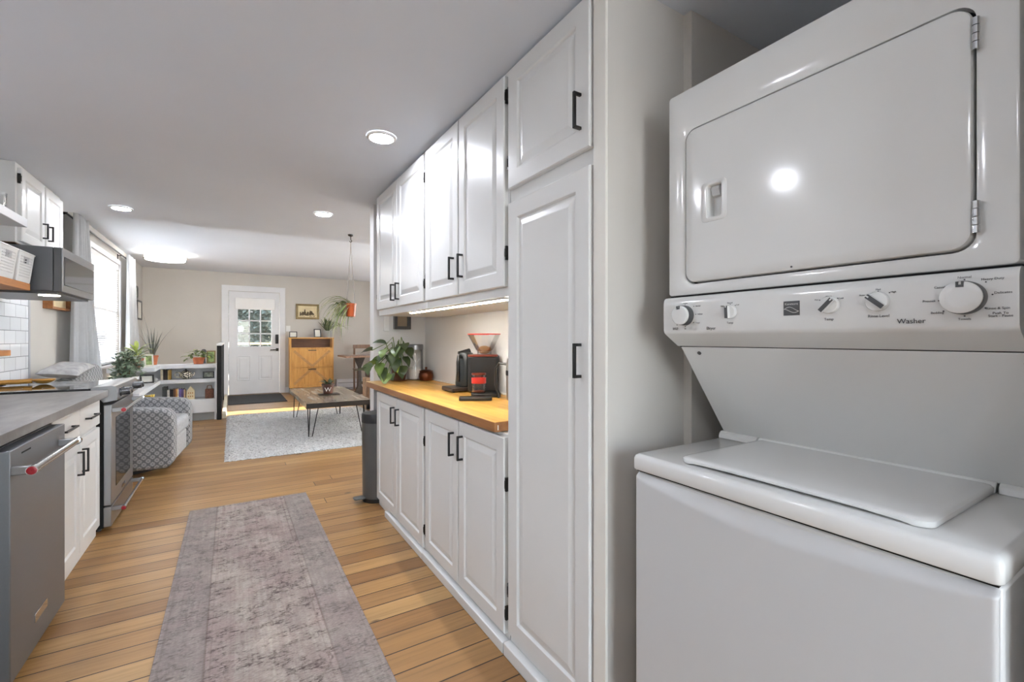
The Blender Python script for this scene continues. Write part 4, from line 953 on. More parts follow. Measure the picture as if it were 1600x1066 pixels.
fol = [(0.90, 3.47, 1.15, pi * 1.15, .12, .085, -0.15, 0.5), (0.99, 3.46, 1.16, pi * 1.35, .12, .08, -0.7, 0.4), (1.02, 3.50, 1.20, pi * 0.95, .11, .08, 0.1, -0.4), (1.10, 3.45, 1.18, pi * 1.45, .11, .085, -0.9, 0.2), (1.17, 3.46, 1.17, pi * 1.6, .10, .075, -1.0, 0.3),
       (0.93, 3.44, 1.05, pi * 1.1, .12, .085, -0.1, 0.6), (0.86, 3.42, 1.0, pi * 1.05, .12, .075, 0.05, 0.4), (0.855, 3.40, 1.06, pi * 1.4, .10, .08, -1.1, 0.5), (0.97, 3.42, 1.02, pi * 1.4, .13, .09, -1.0, 0.5), (1.00, 3.41, 0.98, pi * 1.3, .12, .09, -0.8, -0.3),
       (1.05, 3.46, 1.06, pi * 1.6, .11, .08, -0.8, 0.3), (1.02, 3.44, 0.96, pi * 1.5, .10, .08, -0.3, 0.4), (1.13, 3.44, 1.10, pi * 1.7, .10, .075, -0.9, 0.2), (0.96, 3.48, 1.10, pi * 1.0, .12, .08, -0.8, 0.5), (1.06, 3.44, 1.14, pi * 1.3, .11, .08, -1.1, 0.0), (1.16, 3.45, 1.12, pi * 1.8, .08, .06, -0.7, 0.1), (1.04, 3.47, 1.12, pi * 1.5, .13, .10, -0.9, 0.1), (1.09, 3.47, 1.17, pi * 1.35, .12, .09, -0.6, 0.4), (0.98, 3.44, 1.12, pi * 1.2, .12, .09, -0.7, 0.2), (1.14, 3.46, 1.2, pi * 1.45, .10, .08, -0.5, 0.2), (1.12, 3.44, 1.03, pi * 1.45, .10, .085, -1.0, 0.2), (0.95, 3.42, 1.06, pi * 1.35, .11, .085, -1.2, 0.3), (1.07, 3.42, 1.08, pi * 1.35, .11, .09, -1.1, 0.2), (1.09, 3.43, 1.0, pi * 1.6, .09, .07, -0.9, 0.1)]
m = MB(); st = MB()
for i, (x, y, z, az, L, w, e0, tw) in enumerate(fol):
    m.cur = 1 if i == 10 else (2 if i % 4 == 1 else 0)
    m.blade((x, y, z), az, L, w, e0 + 0.25, e0 - 0.5, 7, 0.22, 0.62, tw)
    st.tube([(1.135 + (x - 1.135) * 0.1, 3.56, CT + 0.1), ((x + 1.135) / 2, (y + 3.56) / 2, max(z, 1.08) + 0.05), (x, y, z)], 0.0035, 6)
m.v = [(p[0], p[1], max(p[2], CT + 0.004) if p[0] > 0.895 else p[2]) for p in m.v]
build('foliage', m, [LEAFD, LEAFY, LEAFG], t); build('stems', st, LEAFG, t)
# stub wall: switch and shadow-box frame
t = thing('light_switch', 'white rocker light switch on the short wall above the pothos', 'switch', (1.068, 3.672, 1.30))
m = MB(); m.box(1.046, 1.09, 3.673, 3.6795, 1.30, 1.42); build('cover_plate', m, WPLAS, t, bevel=0.002)
for a in (1.325, 1.375):
    m = MB(); m.box(1.060, 1.076, 3.668, 3.674, a, a + 0.03); build('rocker', m, WPLAS, t, bevel=0.001)
t = thing('shadow_box_frame', 'dark shadow-box frame hung under the far wall cabinet', 'picture', (1.20, 3.655, 1.315))
m = MB(); x0, x1, z0, z1 = 1.125, 1.262, 1.315, 1.50; f = 0.024
for a, c, d, e in ((x0, x1, z0, z0 + f), (x0, x1, z1 - f, z1), (x0, x0 + f, z0 + f, z1 - f), (x1 - f, x1, z0 + f, z1 - f)): m.box(a, c, 3.64, 3.679, d, e)
build('frame', m, GREYPL, t, smooth=False); m = MB(); m.box(x0 + f, x1 - f, 3.67, 3.678, z0 + f, z1 - f); build('picture', m, plain('tan_print', (170, 150, 124), 0.8, var=0.1), t, smooth=False)
# trash bin
t = thing('pedal_bin', 'tall grey pedal bin at the far end of the right base cabinets', 'bin', (0.962, 3.55, 0))
m = MB(); m.lathe([(0.112, 0.0), (0.114, 0.01), (0.114, 0.03)], (0.962, 3.55, 0), 'Z', 40); build('base', m, BLKPL, t)
m = MB(); m.lathe([(0.111, 0.03), (0.116, 0.62)], (0.962, 3.55, 0), 'Z', 40); build('body', m, BINM, t)
m = MB(); m.lathe([(0.118, 0.60), (0.118, 0.655), (0.112, 0.668), (0.06, 0.675), (0.001, 0.676)], (0.962, 3.55, 0), 'Z', 40, False, False); build('lid', m, BLKPL, t)
m = MB(); m.loops([[(0.962 + x, 3.55 + y, z) for x, y in rrect(-0.185, -0.10, -0.06, 0.015, 0.02)] for z in (0.03, 0.042)]); build('pedal', m, BINM, t, bevel=0.004)

# ------------------------------------------------------------------ rugs
m = MB(); m.box(-0.255, 0.505, 1.2, 3.97, 0.0, 0.009); o = build('runner_rug', m, RUNM, origin=(-0.255, 1.2, 0), smooth=False, bevel=0.002)
tag(o, 'faded grey and mauve oriental runner rug on the kitchen floor', 'rug')
rz = random.Random(5); m = MB()
def rugf(u, v):
    e = min(u * 2.3, (1 - u) * 2.3, v * 3.1, (1 - v) * 3.1); k = min(1, e / 0.05)
    return (-0.065 + 2.04 * u + rz.uniform(-.012, .012) * (1 if e > 0.02 else .6), 5.37 + 3.1 * v + rz.uniform(-.012, .012), 0.004 + (0.022 + rz.uniform(-0.007, 0.006)) * k)
m.grid(rugf, 180, 240)
o = build('shag_rug', m, SHAG, origin=(1.0, 6.9, 0)); tag(o, 'large pale grey shag rug under the coffee table', 'rug')
m = MB(); m.box(-0.06, 0.935, 9.95, 11.42, 0.0, 0.012); o = build('door_mat', m, MATB, smooth=False, bevel=0.003); tag(o, 'dark rubber door mat in front of the white front door', 'mat')

# ------------------------------------------------------------------ coffee table
t = thing('coffee_table', 'reclaimed plank coffee table with black hairpin legs on the shag rug', 'table', (1.14, 6.8, 0.035))
m = MB(); m.box(0.755, 1.525, 5.885, 7.74, 0.40, 0.462); build('tabletop', m, TABLEW, t, smooth=False, bevel=0.003)
m = MB(); m.box(0.7535, 1.5265, 5.879, 5.8845, 0.399, 0.4605); build('end_board', m, plain('black_stained_edge', (34, 29, 26), 0.6, var=0.2), t, smooth=False)
for x, y, sx, sy in ((0.80, 6.02, 1, 1), (1.47, 6.02, -1, 1), (0.80, 7.62, 1, -1), (1.47, 7.62, -1, -1)):
    m = MB(); p = Vector((x, y, 0.041))
    m.tube([(x + sx * 0.015, y, 0.40), p, p + Vector((sx * 0.05 - sx * 0.01, 0, 0.0)), (x + sx * 0.11, y, 0.40)], 0.006, 8)
    m.tube([(x, y + sy * 0.1, 0.40), p + Vector((0, sy * 0.01, 0))], 0.006, 8)
    m.box(x - 0.01 if sx > 0 else x - 0.12, x + 0.12 if sx > 0 else x + 0.01, y - 0.02 if sy > 0 else y - 0.11, y + 0.11 if sy > 0 else y + 0.02, 0.395, 0.40); build('hairpin_leg', m, BLACK, t)
t = thing('potted_succulent', 'small plant in a terracotta pot with white letter on the coffee table', 'plant', (1.14, 6.72, 0.462))
m = MB(); m.lathe([(0.055, 0.014), (0.06, 0.018), (0.078, 0.125), (0.084, 0.128), (0.084, 0.15), (0.076, 0.152)], (1.14, 6.72, 0.462), 'Z', 30); pt = build('pot', m, BROWNP, t)
m = MB()
for i in range(26):
    a = i * 2.4; m.blade((1.14 + 0.03 * cos(a), 6.72 + 0.03 * sin(a), 0.61), a, 0.07 + 0.05 * ((i * 7) % 5) / 5, 0.035, 1.2 - (i % 4) * 0.35, 0.3 - (i % 3) * 0.4, 4)
build('foliage', m, LEAFD, t)
cu = text(pt, 'W', 0, 0, 0.085, WPLAS, 0, name='letter')
M_ = Matrix.Translation(Vector((1.125, 6.64, 0.535)) - Vector(ORG[t.name])) @ Matrix.Rotation(radians(0), 4, 'Z') @ Matrix(((1, 0, 0, 0), (0, 0, -1, 0), (0, 1, 0, 0), (0, 0, 0, 1)))
inv = Matrix(((0, 0, -1, 0), (-1, 0, 0, 0), (0, 1, 0, 0), (0, 0, 0, 1)))
cu.data.transform(M_ @ (Matrix.Translation(-Vector(ORG[t.name])) @ inv).inverted())
m = MB(); m.box(1.02, 1.28, 6.62, 6.82, 0.462, 0.474); o = build('wooden_tray', m, DARKW, bevel=0.004); tag(o, 'dark wooden tray under the terracotta pot on the coffee table', 'tray')

# ------------------------------------------------------------------ armchair with lattice upholstery
t = thing('armchair', 'grey lattice-patterned swivel armchair beyond the range', 'armchair', (-0.88, 5.62, 0))
def arm(y0, y1, name):
    m = MB(); P = [(-1.30, 0.07), (-0.46, 0.07), (-0.415, 0.10), (-0.40, 0.16), (-0.40, 0.50), (-0.41, 0.56), (-0.445, 0.595), (-0.50, 0.61), (-1.30, 0.66)]
    m.prism(P, y0, y1, 'Y'); return build(name, m, ARMF, t, bevel=0.035, seg=4)
arm(5.14, 5.30, 'arm'); arm(5.94, 6.10, 'arm')
m = MB(); m.loops([[(-1.36, y, 0.07), (-1.12, y, 0.07), (-1.10, y, 0.55), (-1.16, y, zt - 0.02), (-1.20, y, zt), (-1.30, y, zt), (-1.37, y, 0.6)] for y, zt in ((5.15, 0.82), (5.3, 0.86), (5.5, 0.885), (5.64, 0.92), (5.76, 0.985), (5.9, 0.995), (6.03, 0.985), (6.09, 0.95))]); build('backrest', m, ARMF, t, bevel=0.03, seg=3)
m = MB(); m.box(-1.12, -0.43, 5.305, 5.935, 0.09, 0.30); build('seat_base', m, ARMP, t, bevel=0.02, seg=3)
m = MB(); m.box(-1.10, -0.405, 5.305, 5.935, 0.305, 0.46); build('seat_cushion', m, ARMP, t, bevel=0.045, seg=4)
m = MB(); m.lathe([(0.30, 0.0), (0.30, 0.03), (0.25, 0.075)], (-0.85, 5.62, 0), 'Z', 32); build('swivel_base', m, BLACK, t); t.rotation_euler = (0, 0, radians(-5))
def pillow(name, c, rx, ry, rz_, mat, rot, label):
    m = MB(); n = 20
    def f(s_):
        def g(u, v):
            x, y = 2 * u - 1, 2 * v - 1
            pin = 1 - 0.10 * (1 - abs(x)) * abs(y) * 1.2 - 0.0
            h = (max(0, 1 - x ** 4) * max(0, 1 - y ** 4)) ** 0.55
            return (x * rx * (1 - 0.09 * (1 - y * y)) * 1.0, y * ry * (1 - 0.09 * (1 - x * x)), s_ * rz_ * h)
        return g
    m.grid(f(1), n, n); m.grid(f(-1), n, n)
    q = Matrix.Translation(c) @ rot; m.v = [tuple(q @ Vector(p)) for p in m.v]
    o = build(name, m, mat); tag(o, label, 'pillow'); return o
pillow('throw_pillow', (-1.215, 5.40, 0.968), 0.13, 0.29, 0.05, PILF, Matrix.Rotation(radians(5), 4, 'X') @ Matrix.Rotation(radians(6), 4, 'Y'), 'pale grey cushion lying on top of the armchair back, behind the range')

# ------------------------------------------------------------------ low white bookcase
t = thing('bookcase', 'low white L-shaped bookcase below the living room window', 'bookcase', (-0.8, 8.4, 0))
SB, SF = 8.62, 8.3
def ell(z0, z1, yleg, name='shelf'):
    m = MB(); m.prism([(-1.36, yleg), (-0.87, yleg), (-0.885, SF), (-0.20, SF), (-0.20, SB), (-1.36, SB)], z0, z1, 'Z'); return build(name, m, TRIMW, t, smooth=False, bevel=0.003)
ell(0.795, 0.85, 7.65, 'top'); ell(0.575, 0.63, 6.45); ell(0.29, 0.325, 6.45)
m = MB(); m.box(-0.885, -0.20, SF, SF + 0.02, 0.12, 0.29); m.box(-0.90, -0.87, 6.45, SF + 0.02, 0.12, 0.29); build('plinth_panel', m, TRIMW, t, smooth=False)
m = MB(); m.box(-0.885, -0.20, SF + 0.05, SF + 0.07, 0, 0.12); m.box(-0.95, -0.93, 6.5, SF + 0.06, 0, 0.12); build('toe_kick', m, GREYP, t, smooth=False)
m = MB(); m.box(-1.36, -0.20, SB - 0.02, SB, 0, 0.795); build('back_panel', m, TRIMW, t, smooth=False)
m = MB(); m.box(-0.225, -0.20, SF + 0.01, SB - .02, 0, 0.795); build('end_panel', m, TRIMW, t, smooth=False)
m = MB(); m.box(-1.36, -0.90, 6.45, 6.475, 0, 0.575); build('end_panel', m, TRIMW, t, smooth=False)
def book(x, w, z, h, col, lab, name='book', y=SF + 0.03, d=0.15, lean=0):
    key = 'cover_%d_%d_%d' % col
    mt = bpy.data.materials.get(key) or plain(key, col, 0.6, var=0.12, nscale=30)
    z += 0.0008; t = thing(name, lab, 'book', (x + w / 2, y + d / 2, z), 'books on the white bookcase')
    m = MB(); c = 0.0025
    m.box(x, x + c, y, y + d, z, z + h); m.box(x + w - c, x + w, y, y + d, z, z + h); m.box(x + c, x + w - c, y, y + c, z, z + h); build('cover', m, mt, t, smooth=False)
    m = MB(); m.box(x + c, x + w - c, y + c, y + d - .004, z + 0.003, z + h - 0.004); build('pages', m, PAPERW, t, smooth=False)
for x, w, h, col, lab in ((-0.882, 0.027, 0.150, (196, 186, 162), 'cream patterned book, first from the bend on the upper bookcase shelf'), (-0.853, 0.034, 0.148, (44, 30, 26), 'dark brown book second from the bend on the upper bookcase shelf'), (-0.817, 0.016, 0.146, (34, 30, 28), 'thin black book third from the bend on the upper bookcase shelf'), (-0.799, 0.014, 0.143, (172, 146, 96), 'tan book right of the thin black one, upper bookcase shelf'), (-0.783, 0.018, 0.146, (150, 116, 44), 'ochre book at the right end of the row, upper bookcase shelf')):
    book(x, w, 0.63, h, col, lab)
for x, w, h, col, lab in ((-0.862, 0.016, 0.20, (70, 74, 72), 'tall dark grey book at the left of the lower bookcase shelf'), (-0.842, 0.034, 0.205, (52, 54, 54), 'tall charcoal book beside the white spine, lower bookcase shelf'), (-0.804, 0.026, 0.155, (226, 222, 212), 'white book left of the black one, lower bookcase shelf'), (-0.775, 0.042, 0.165, (30, 26, 30), 'wide black book on the lower bookcase shelf'), (-0.73, 0.026, 0.170, (104, 66, 40), 'brown book in the middle of the lower bookcase shelf'), (-0.702, 0.018, 0.172, (196, 140, 70), 'orange book beside the cream one, lower bookcase shelf'), (-0.682, 0.014, 0.170, (226, 214, 192), 'thin cream book left of the purple ones, lower bookcase shelf'), (-0.666, 0.027, 0.168, (96, 84, 150), 'light purple book on the lower bookcase shelf'), (-0.637, 0.028, 0.168, (62, 48, 96), 'dark purple book on the lower bookcase shelf'), (-0.607, 0.018, 0.15, (176, 150, 112), 'tan book beside the little house ornament')):
    book(x, w, 0.325, h, col, lab)
for y, w, h, col, lab in ((7.35, 0.05, 0.19, (206, 170, 50), 'thick yellow book in the left arm of the bookcase'), (7.55, 0.04, 0.17, (226, 196, 90), 'pale yellow book behind the thick yellow one, left arm of the bookcase')):
    book(-0.98, 0.10, 0.325, h, col, lab, y=y, d=0.16)
# ornaments and frames
def easel(name, x, y, z, w, h, fmat, pmat, lab, yaw=0.0, f=0.018, lean=0.16, cat='picture frame'):
    t = thing(name, lab, cat, (x, y, z)); R = Matrix.Translation((x, y, z)) @ Matrix.Rotation(yaw, 4, 'Z') @ Matrix.Rotation(-lean, 4, 'X')
    m = MB(); m.T = R
    for a, c, d, e in ((-w / 2, w / 2, 0, f), (-w / 2, w / 2, h - f, h), (-w / 2, -w / 2 + f, f, h - f), (w / 2 - f, w / 2, f, h - f)): m.box(a, c, 0, 0.014, d, e)
    build('frame', m, fmat, t, smooth=False); m = MB(); m.T = R; m.box(-w / 2 + f, w / 2 - f, 0.006, 0.012, f, h - f); build('picture', m, pmat, t, smooth=False)
    m = MB(); m.T = R; m.box(-0.02, 0.02, 0.014, 0.02, 0.1 * h, 0.7 * h); build('back_strut', m, BLKPL, t, smooth=False) if h > 0.1 else None
    return t
PHOTO = plain('faded_photo', (150, 156, 140), 0.6, var=0.4, nscale=22); PHOTG = plain('green_photo', (150, 172, 110), 0.6, var=0.4, nscale=18)
easel('photo_frame', -0.985, 8.10, 0.853, 0.105, 0.165, PAPERW, PHOTG, 'white picture frame with a green print on the bookcase corner', 0.35)
easel('photo_frame', -0.975, 7.85, 0.633, 0.15, 0.115, BLACK, PAPERW, 'black picture frame with white mount on the left arm of the bookcase', 0.3)
easel('photo_frame', -0.30, 8.36, 0.633, 0.15, 0.105, BLACK, PHOTO, 'small black landscape frame on the upper shelf by the railing', 0.0)
easel('photo_frame', -0.275, 8.53, 0.851, 0.12, 0.2, GILT, PHOTG, 'gilt frame behind the trailing plant beside the railing', 0.0)
m = MB(); m.lathe([(0.035, 0), (0.05, 0.02), (0.05, 0.045), (0.03, 0.06)], (-0.935, 8.06, 0.631), 'Z', 20); m.lathe([(0.03, 0.06), (0.001, 0.06)], (-0.935, 8.06, 0.631), 'Z', 20, False, False)
o = build('small_bowl', m, GREYP); tag(o, 'small grey ceramic bowl right of the black frame at the bookcase bend', 'bowl')
t = thing('teapot', 'black and white chequered round teapot on the bookcase', 'teapot', (-0.585, SF + 0.10, 0.631))
m = MB(); m.lathe([(0.04, 0), (0.07, 0.02), (0.084, 0.055), (0.075, 0.09), (0.045, 0.115), (0.04, 0.118)], (-0.585, SF + .1, 0.631), 'Z', 32); build('body', m, checker_mat(), t)
m = MB(); m.lathe([(0.042, 0.118), (0.03, 0.128), (0.008, 0.133), (0.012, 0.145), (0.004, 0.152)], (-0.585, SF + .1, 0.631), 'Z', 24); build('lid', m, BLKPL, t)
m = MB(); m.tube([(-0.655, SF + .1, 0.725), (-0.70, SF + .1, 0.735), (-0.725, SF + .1, 0.70), (-0.71, SF + .1, 0.665), (-0.66, SF + .1, 0.655)], 0.009, 10); build('handle', m, bpy.data.materials['black_white_checks'], t)
m = MB(); m.tube([(-0.515, SF + .1, 0.67), (-0.485, SF + .1, 0.70), (-0.475, SF + .1, 0.735)], 0.016, 10, True, 0.009); build('spout', m, bpy.data.materials['black_white_checks'], t)
t = thing('house_ornament', 'cream ceramic house ornament with small windows on the lower shelf', 'ornament', (-0.525, SF + 0.09, 0.326))
m = MB(); m.prism([(-0.575, 0.326), (-0.475, 0.326), (-0.475, 0.45), (-0.525, 0.525), (-0.575, 0.45)], SF + .04, SF + .13, 'Y'); build('house_body', m, plain('cream_ceramic', (222, 206, 168), 0.4), t, bevel=0.003)
for x in (-0.55, -0.525, -0.50):
    for z in (0.36, 0.41):
        m = MB(); m.box(x - 0.006, x + 0.006, SF + .038, SF + .041, z, z + 0.022); build('tiny_window', m, SHELFW, t, smooth=False)
t = thing('woven_box', 'brown woven box with a handle on the lower shelf by the railing', 'box', (-0.285, SF + 0.1, 0.325))
m = MB(); m.box(-0.345, -0.235, SF + .04, SF + .16, 0.326, 0.465); build('body', m, plain('reddish_wicker', (124, 82, 66), 0.8, var=0.3, nscale=60, bump=0.6), t, bevel=0.01, seg=3)
m = MB(); m.tube([(-0.325, SF + .1, 0.46), (-0.315, SF + .1, 0.515), (-0.27, SF + .1, 0.52), (-0.255, SF + .1, 0.46)], 0.006, 8); build('handle', m, CHAIRW, t)
# plants on the bookcase
def pot(t, c, r0, r1, h, mat):
    m = MB(); m.lathe([(r0, 0), (r1, h * 0.8), (r1 * 1.1, h * 0.82), (r1 * 1.1, h), (r1 * 0.95, h)], c, 'Z', 28); p = build('pot', m, mat, t)
    m = MB(); m.lathe([(r1 * 0.94, h * 0.99), (0.001, h * 1.005)], c, 'Z', 20, False, False); build('soil', m, SOIL, p); return p
rp = random.Random(11)
t = thing('snake_plant', 'tall spiky dark snake plant in the bookcase corner', 'plant', (-0.99, 8.46, 0.851)); c = Vector((-0.99, 8.46, 0.851)); pot(t, c, 0.05, 0.065, 0.14, TERRA)
m = MB()
for az, L, e0, e1 in ((3.0, .70, 1.52, 1.25), (3.3, .46, 1.45, 1.2), (0.3, .56, 1.25, 0.75), (0.1, .42, 1.4, 1.2), (1.5, .44, 1.4, 1.2), (4.6, .42, 1.5, 1.3), (5.6, .40, 1.3, 1.0), (2.2, .36, 1.35, 1.1), (3.6, .46, 1.25, 1.3), (0.9, .38, 1.35, 1.45), (2.9, .38, 1.3, 0.9), (0.5, .34, 1.2, 1.5)): m.blade(c + Vector((0.02 * cos(az), 0.02 * sin(az), 0.13)), az, L, 0.026, e0, e1, 8, 0.35, 0.5)
build('foliage', m, LEAFS, t)
t = thing('leafy_plant', 'bright green leafy plant in terracotta at the left of the bookcase top', 'plant', (-1.10, 7.95, 0.851)); c = Vector((-1.10, 7.95, 0.851)); pot(t, c, 0.05, 0.07, 0.12, TERRA)
m = MB()
for i in range(26): a = rp.random() * 2 * pi; m.cur = i % 2; m.blade(c + Vector((0.02 * cos(a), 0.02 * sin(a), 0.12 + rp.random() * 0.1)), a, rp.uniform(.12, .24), 0.05, rp.uniform(0.3, 1.3), rp.uniform(-0.9, 0.3), 5)
build('foliage', m, [LEAFG, LEAFY], t)
t = thing('jade_plant', 'bushy grey green jade plant under the window behind the range knobs', 'plant', (-1.05, 6.85, 0.6315)); c = Vector((-1.05, 6.85, 0.6315)); pot(t, c, 0.08, 0.11, 0.16, WPLAS)
m = MB(); st = MB()
for i in range(34):
    a = rp.random() * 2 * pi; rr_ = rp.uniform(0.02, 0.15); h = rp.uniform(0.2, 0.44)
    tip = c + Vector((rr_ * cos(a) * 1.05, rr_ * sin(a) * 1.3, h)); st.tube([c + Vector((rr_ * .15 * cos(a), rr_ * .15 * sin(a), 0.15)), c + Vector((rr_ * .6 * cos(a), rr_ * .6 * sin(a), h * 0.7)), tip], 0.006, 6, True, 0.003)
    for k in range(22): b2 = rp.random() * 2 * pi; m.blade(tip + Vector((rp.uniform(-.03, .03), rp.uniform(-.03, .03), rp.uniform(-0.12, 0.02))), b2, rp.uniform(.05, .08), 0.042, rp.uniform(-0.3, 1.0), rp.uniform(-0.6, 0.4), 3, 0.2, 0.7)
build('stems', st, CHAIRW, t); build('foliage', m, LEAFJ, t)
t = thing('trailing_plant', 'trailing green plant in a terracotta pot on the bookcase near the railing', 'plant', (-0.43, 8.42, 0.851)); c = Vector((-0.43, 8.42, 0.851)); pot(t, c, 0.06, 0.075, 0.10, TERRA)
m = MB()
for i in range(60): a = rp.random() * 2 * pi; m.cur = 1 if i % 5 == 0 else 0; rr_ = rp.uniform(0, .17); m.blade(c + Vector((rr_ * cos(a), 0.6 * rr_ * sin(a) - 0.02, 0.19 - rr_ * 0.7 + rp.uniform(-.03, .04))), a + rp.uniform(-1, 1), rp.uniform(.06, .11), 0.045, rp.uniform(-0.2, 0.9), rp.uniform(-1.3, -0.2), 4)
build('foliage', m, [LEAFG, LEAFY], t)
m = MB(); m.ball((-0.37, 8.575, 1.04), 0.035, 0.03, 0.035); m.lathe([(0.03, 0), (0.02, 0.1), (0.018, 0.165)], (-0.37, 8.575, 0.851), 'Z', 16); o = build('figurine', m, GREYPL); tag(o, 'dark round-headed figurine behind the trailing plant', 'figurine')

# ------------------------------------------------------------------ stair railing
t = thing('stair_railing', 'black stair railing running from the bookcase end towards the front door', 'railing', (-0.17, 8.3, 0))
m = MB(); m.box(-0.192, -0.132, 8.24, 8.30, 0, 1.13); build('newel_post', m, DARKGAP, t, bevel=0.003)
m = MB(); m.box(-0.197, -0.127, 8.235, 10.9, 1.13, 1.16); build('handrail', m, WPLAS, t, bevel=0.003)
m = MB(); m.box(-0.178, -0.146, 8.30, 10.84, 0.05, 0.09); build('bottom_rail', m, BLACK, t, smooth=False)
for i in range(21): y = 8.42 + i * 0.115; m = MB(); m.box(-0.172, -0.152, y - 0.01, y + 0.01, 0.09, 1.13); build('baluster', m, BLACK, t, smooth=False)
m = MB(); m.box(-0.192, -0.132, 10.84, 10.9, 0, 1.13); build('newel_post', m, BLACK, t, bevel=0.003)
m = MB(); m.box(-0.125, -0.075, 8.35, 11.2, 0, 0.07); o = build('stair_curb', m, plain('cream_wood', (226, 214, 190), 0.6), smooth=False); o['kind'] = 'structure'

# ------------------------------------------------------------------ left window dressing
t = thing('curtain_rod', 'black curtain rod with ball finials over the living room window', 'curtain rod', (-1.45, 8.3, 2.545))
m = MB(); m.tube([(-1.478, 6.2, 2.555), (-1.478, 10.0, 2.555)], 0.011, 12); build('pole', m, HINGE, t)
for y in (6.42, 10.04): m = MB(); m.ball((-1.478, y, 2.555), 0.035); build('finial', m, BLACK, t)
for y in (6.3, 9.28): m = MB(); m.box(-1.52, -1.47, y - 0.01, y + 0.01, 2.532, 2.543); m.box(-1.52, -1.512, y - 0.015, y + 0.015, 2.48, 2.56); build('bracket', m, BLACK, t)
def curtain(y0, y1, b0, b1, folds, lab, zb):
    m = MB()
    def f(u, v):
        z = 2.58 + (zb - 2.58) * v; k = v ** 1.15
        y = y0 + (y1 - y0) * u + ((b0 - y0) + ((b1 - y1) - (b0 - y0)) * u) * k
        return (-1.418 + (0.024 + 0.008 * v) * sin(u * folds * 2 * pi + 1.3 * v) + 0.01 * sin(u * 17 + 2 * v), y, z)
    m.grid(f, folds * 14, 40); o = build('curtain', m, CURTN, solid=0.003, angle=80); tag(o, lab, 'curtain')
curtain(6.5, 7.02, 6.25, 7.97, 6, 'white curtain panel nearer the kitchen, flaring towards the floor', 0.03)
curtain(9.40, 9.96, 9.35, 10.45, 6, 'white curtain panel on the far side of the window', 0.87)
t = thing('window_blind', 'white slatted blind lowered over the living room window', 'blind', (-1.54, 8.52, 0.9))
m = MB(); m.box(-1.556, -1.522, 7.66, 9.39, 2.32, 2.395); build('headrail', m, BLINDM, t, smooth=False)
m = MB()
for i in range(46): z = 0.93 + i * 0.03; m.v; b0 = m._add([(-1.553, 7.66, z - 0.008), (-1.525, 7.66, z + 0.008), (-1.525, 9.39, z + 0.008), (-1.553, 9.39, z - 0.008)]); m.face([b0, b0 + 1, b0 + 2, b0 + 3])
build('slats', m, BLINDM, t, smooth=False, solid=0.002)
m = MB(); m.box(-1.552, -1.526, 7.66, 9.39, 0.887, 0.905); build('bottom_rail', m, BLINDM, t, smooth=False)
for y in (7.9, 8.52, 9.14): m = MB(); m.tube([(-1.523, y, 0.9), (-1.523, y, 2.33)], 0.0015, 6); build('cord', m, WPLAS, t)
# frames on the left wall
def wall_frame_x(name, X, y0, y1, z0, z1, fm, pm, lab, f=0.03, dep=0.02):
    t = thing(name, lab, 'picture', (X + dep / 2, (y0 + y1) / 2, z0)); m = MB()
    for a, c, d, e in ((y0, y1, z0, z0 + f), (y0, y1, z1 - f, z1), (y0, y0 + f, z0 + f, z1 - f), (y1 - f, y1, z0 + f, z1 - f)): m.box(X + 0.0005, X + dep, a, c, d, e)
    build('frame', m, fm, t, smooth=False); m = MB(); m.box(X + 0.0005, X + dep * 0.5, y0 + f, y1 - f, z0 + f, z1 - f); build('picture', m, pm, t, smooth=False)
wall_frame_x('wall_picture', -1.52, 10.55, 11.0, 1.98, 2.22, BLACK, PHOTO, 'small black frame on the left wall, the upper of the pair by the corner')
wall_frame_x('wall_picture', -1.52, 10.95, 11.45, 1.60, 1.97, BLACK, PAPERW, 'black frame on the left wall, the lower of the pair by the corner')
wall_frame_x('wall_picture', -1.52, 5.98, 6.56, 1.525, 1.90, wood('frame_wood', (104, 62, 28), (140, 88, 42), (164, 110, 58), 'Y'), PAPER, 'wood-framed picture on the beige wall just below the microwave', 0.022, 0.07)

# ------------------------------------------------------------------ far wall
t = thing('shoe_cabinet', 'golden oak cabinet with two braced tilt-out fronts against the far wall', 'cabinet', (1.58, 11.42, 0))
C0, C1, CF, CB = 1.11, 2.035, 11.28, 11.575
m = MB(); m.box(C0, C0 + .03, CF, CB, 0.12, 1.235); m.box(C1 - .03, C1, CF, CB, 0.12, 1.235); m.box(C0 + .03, C1 - .03, CF, CB, 0.12, 0.15); m.box(C0 + .03, C1 - .03, CB - .02, CB, 0.15, 1.235); m.box(C0 + .03, C1 - .03, CF, CB, 1.01, 1.03); build('carcass', m, OAK, t, smooth=False); m = MB(); m.box(C0 + .031, C1 - .031, CB - .024, CB - .02, 1.03, 1.235); build('cubby_back', m, wood('shaded_cubby_brown', (78, 50, 30), (104, 68, 42), (122, 84, 54), 'X'), t, smooth=False)  # back panel deepened for the cubby's shade as well as its brown wood
m = MB(); m.box(C0 - .01, C1 + .01, CF - .015, CB, 1.235, 1.262); build('top', m, wood('oak_top', (178, 128, 66), (206, 156, 88), (220, 176, 110), 'X'), t, smooth=False, bevel=0.003)
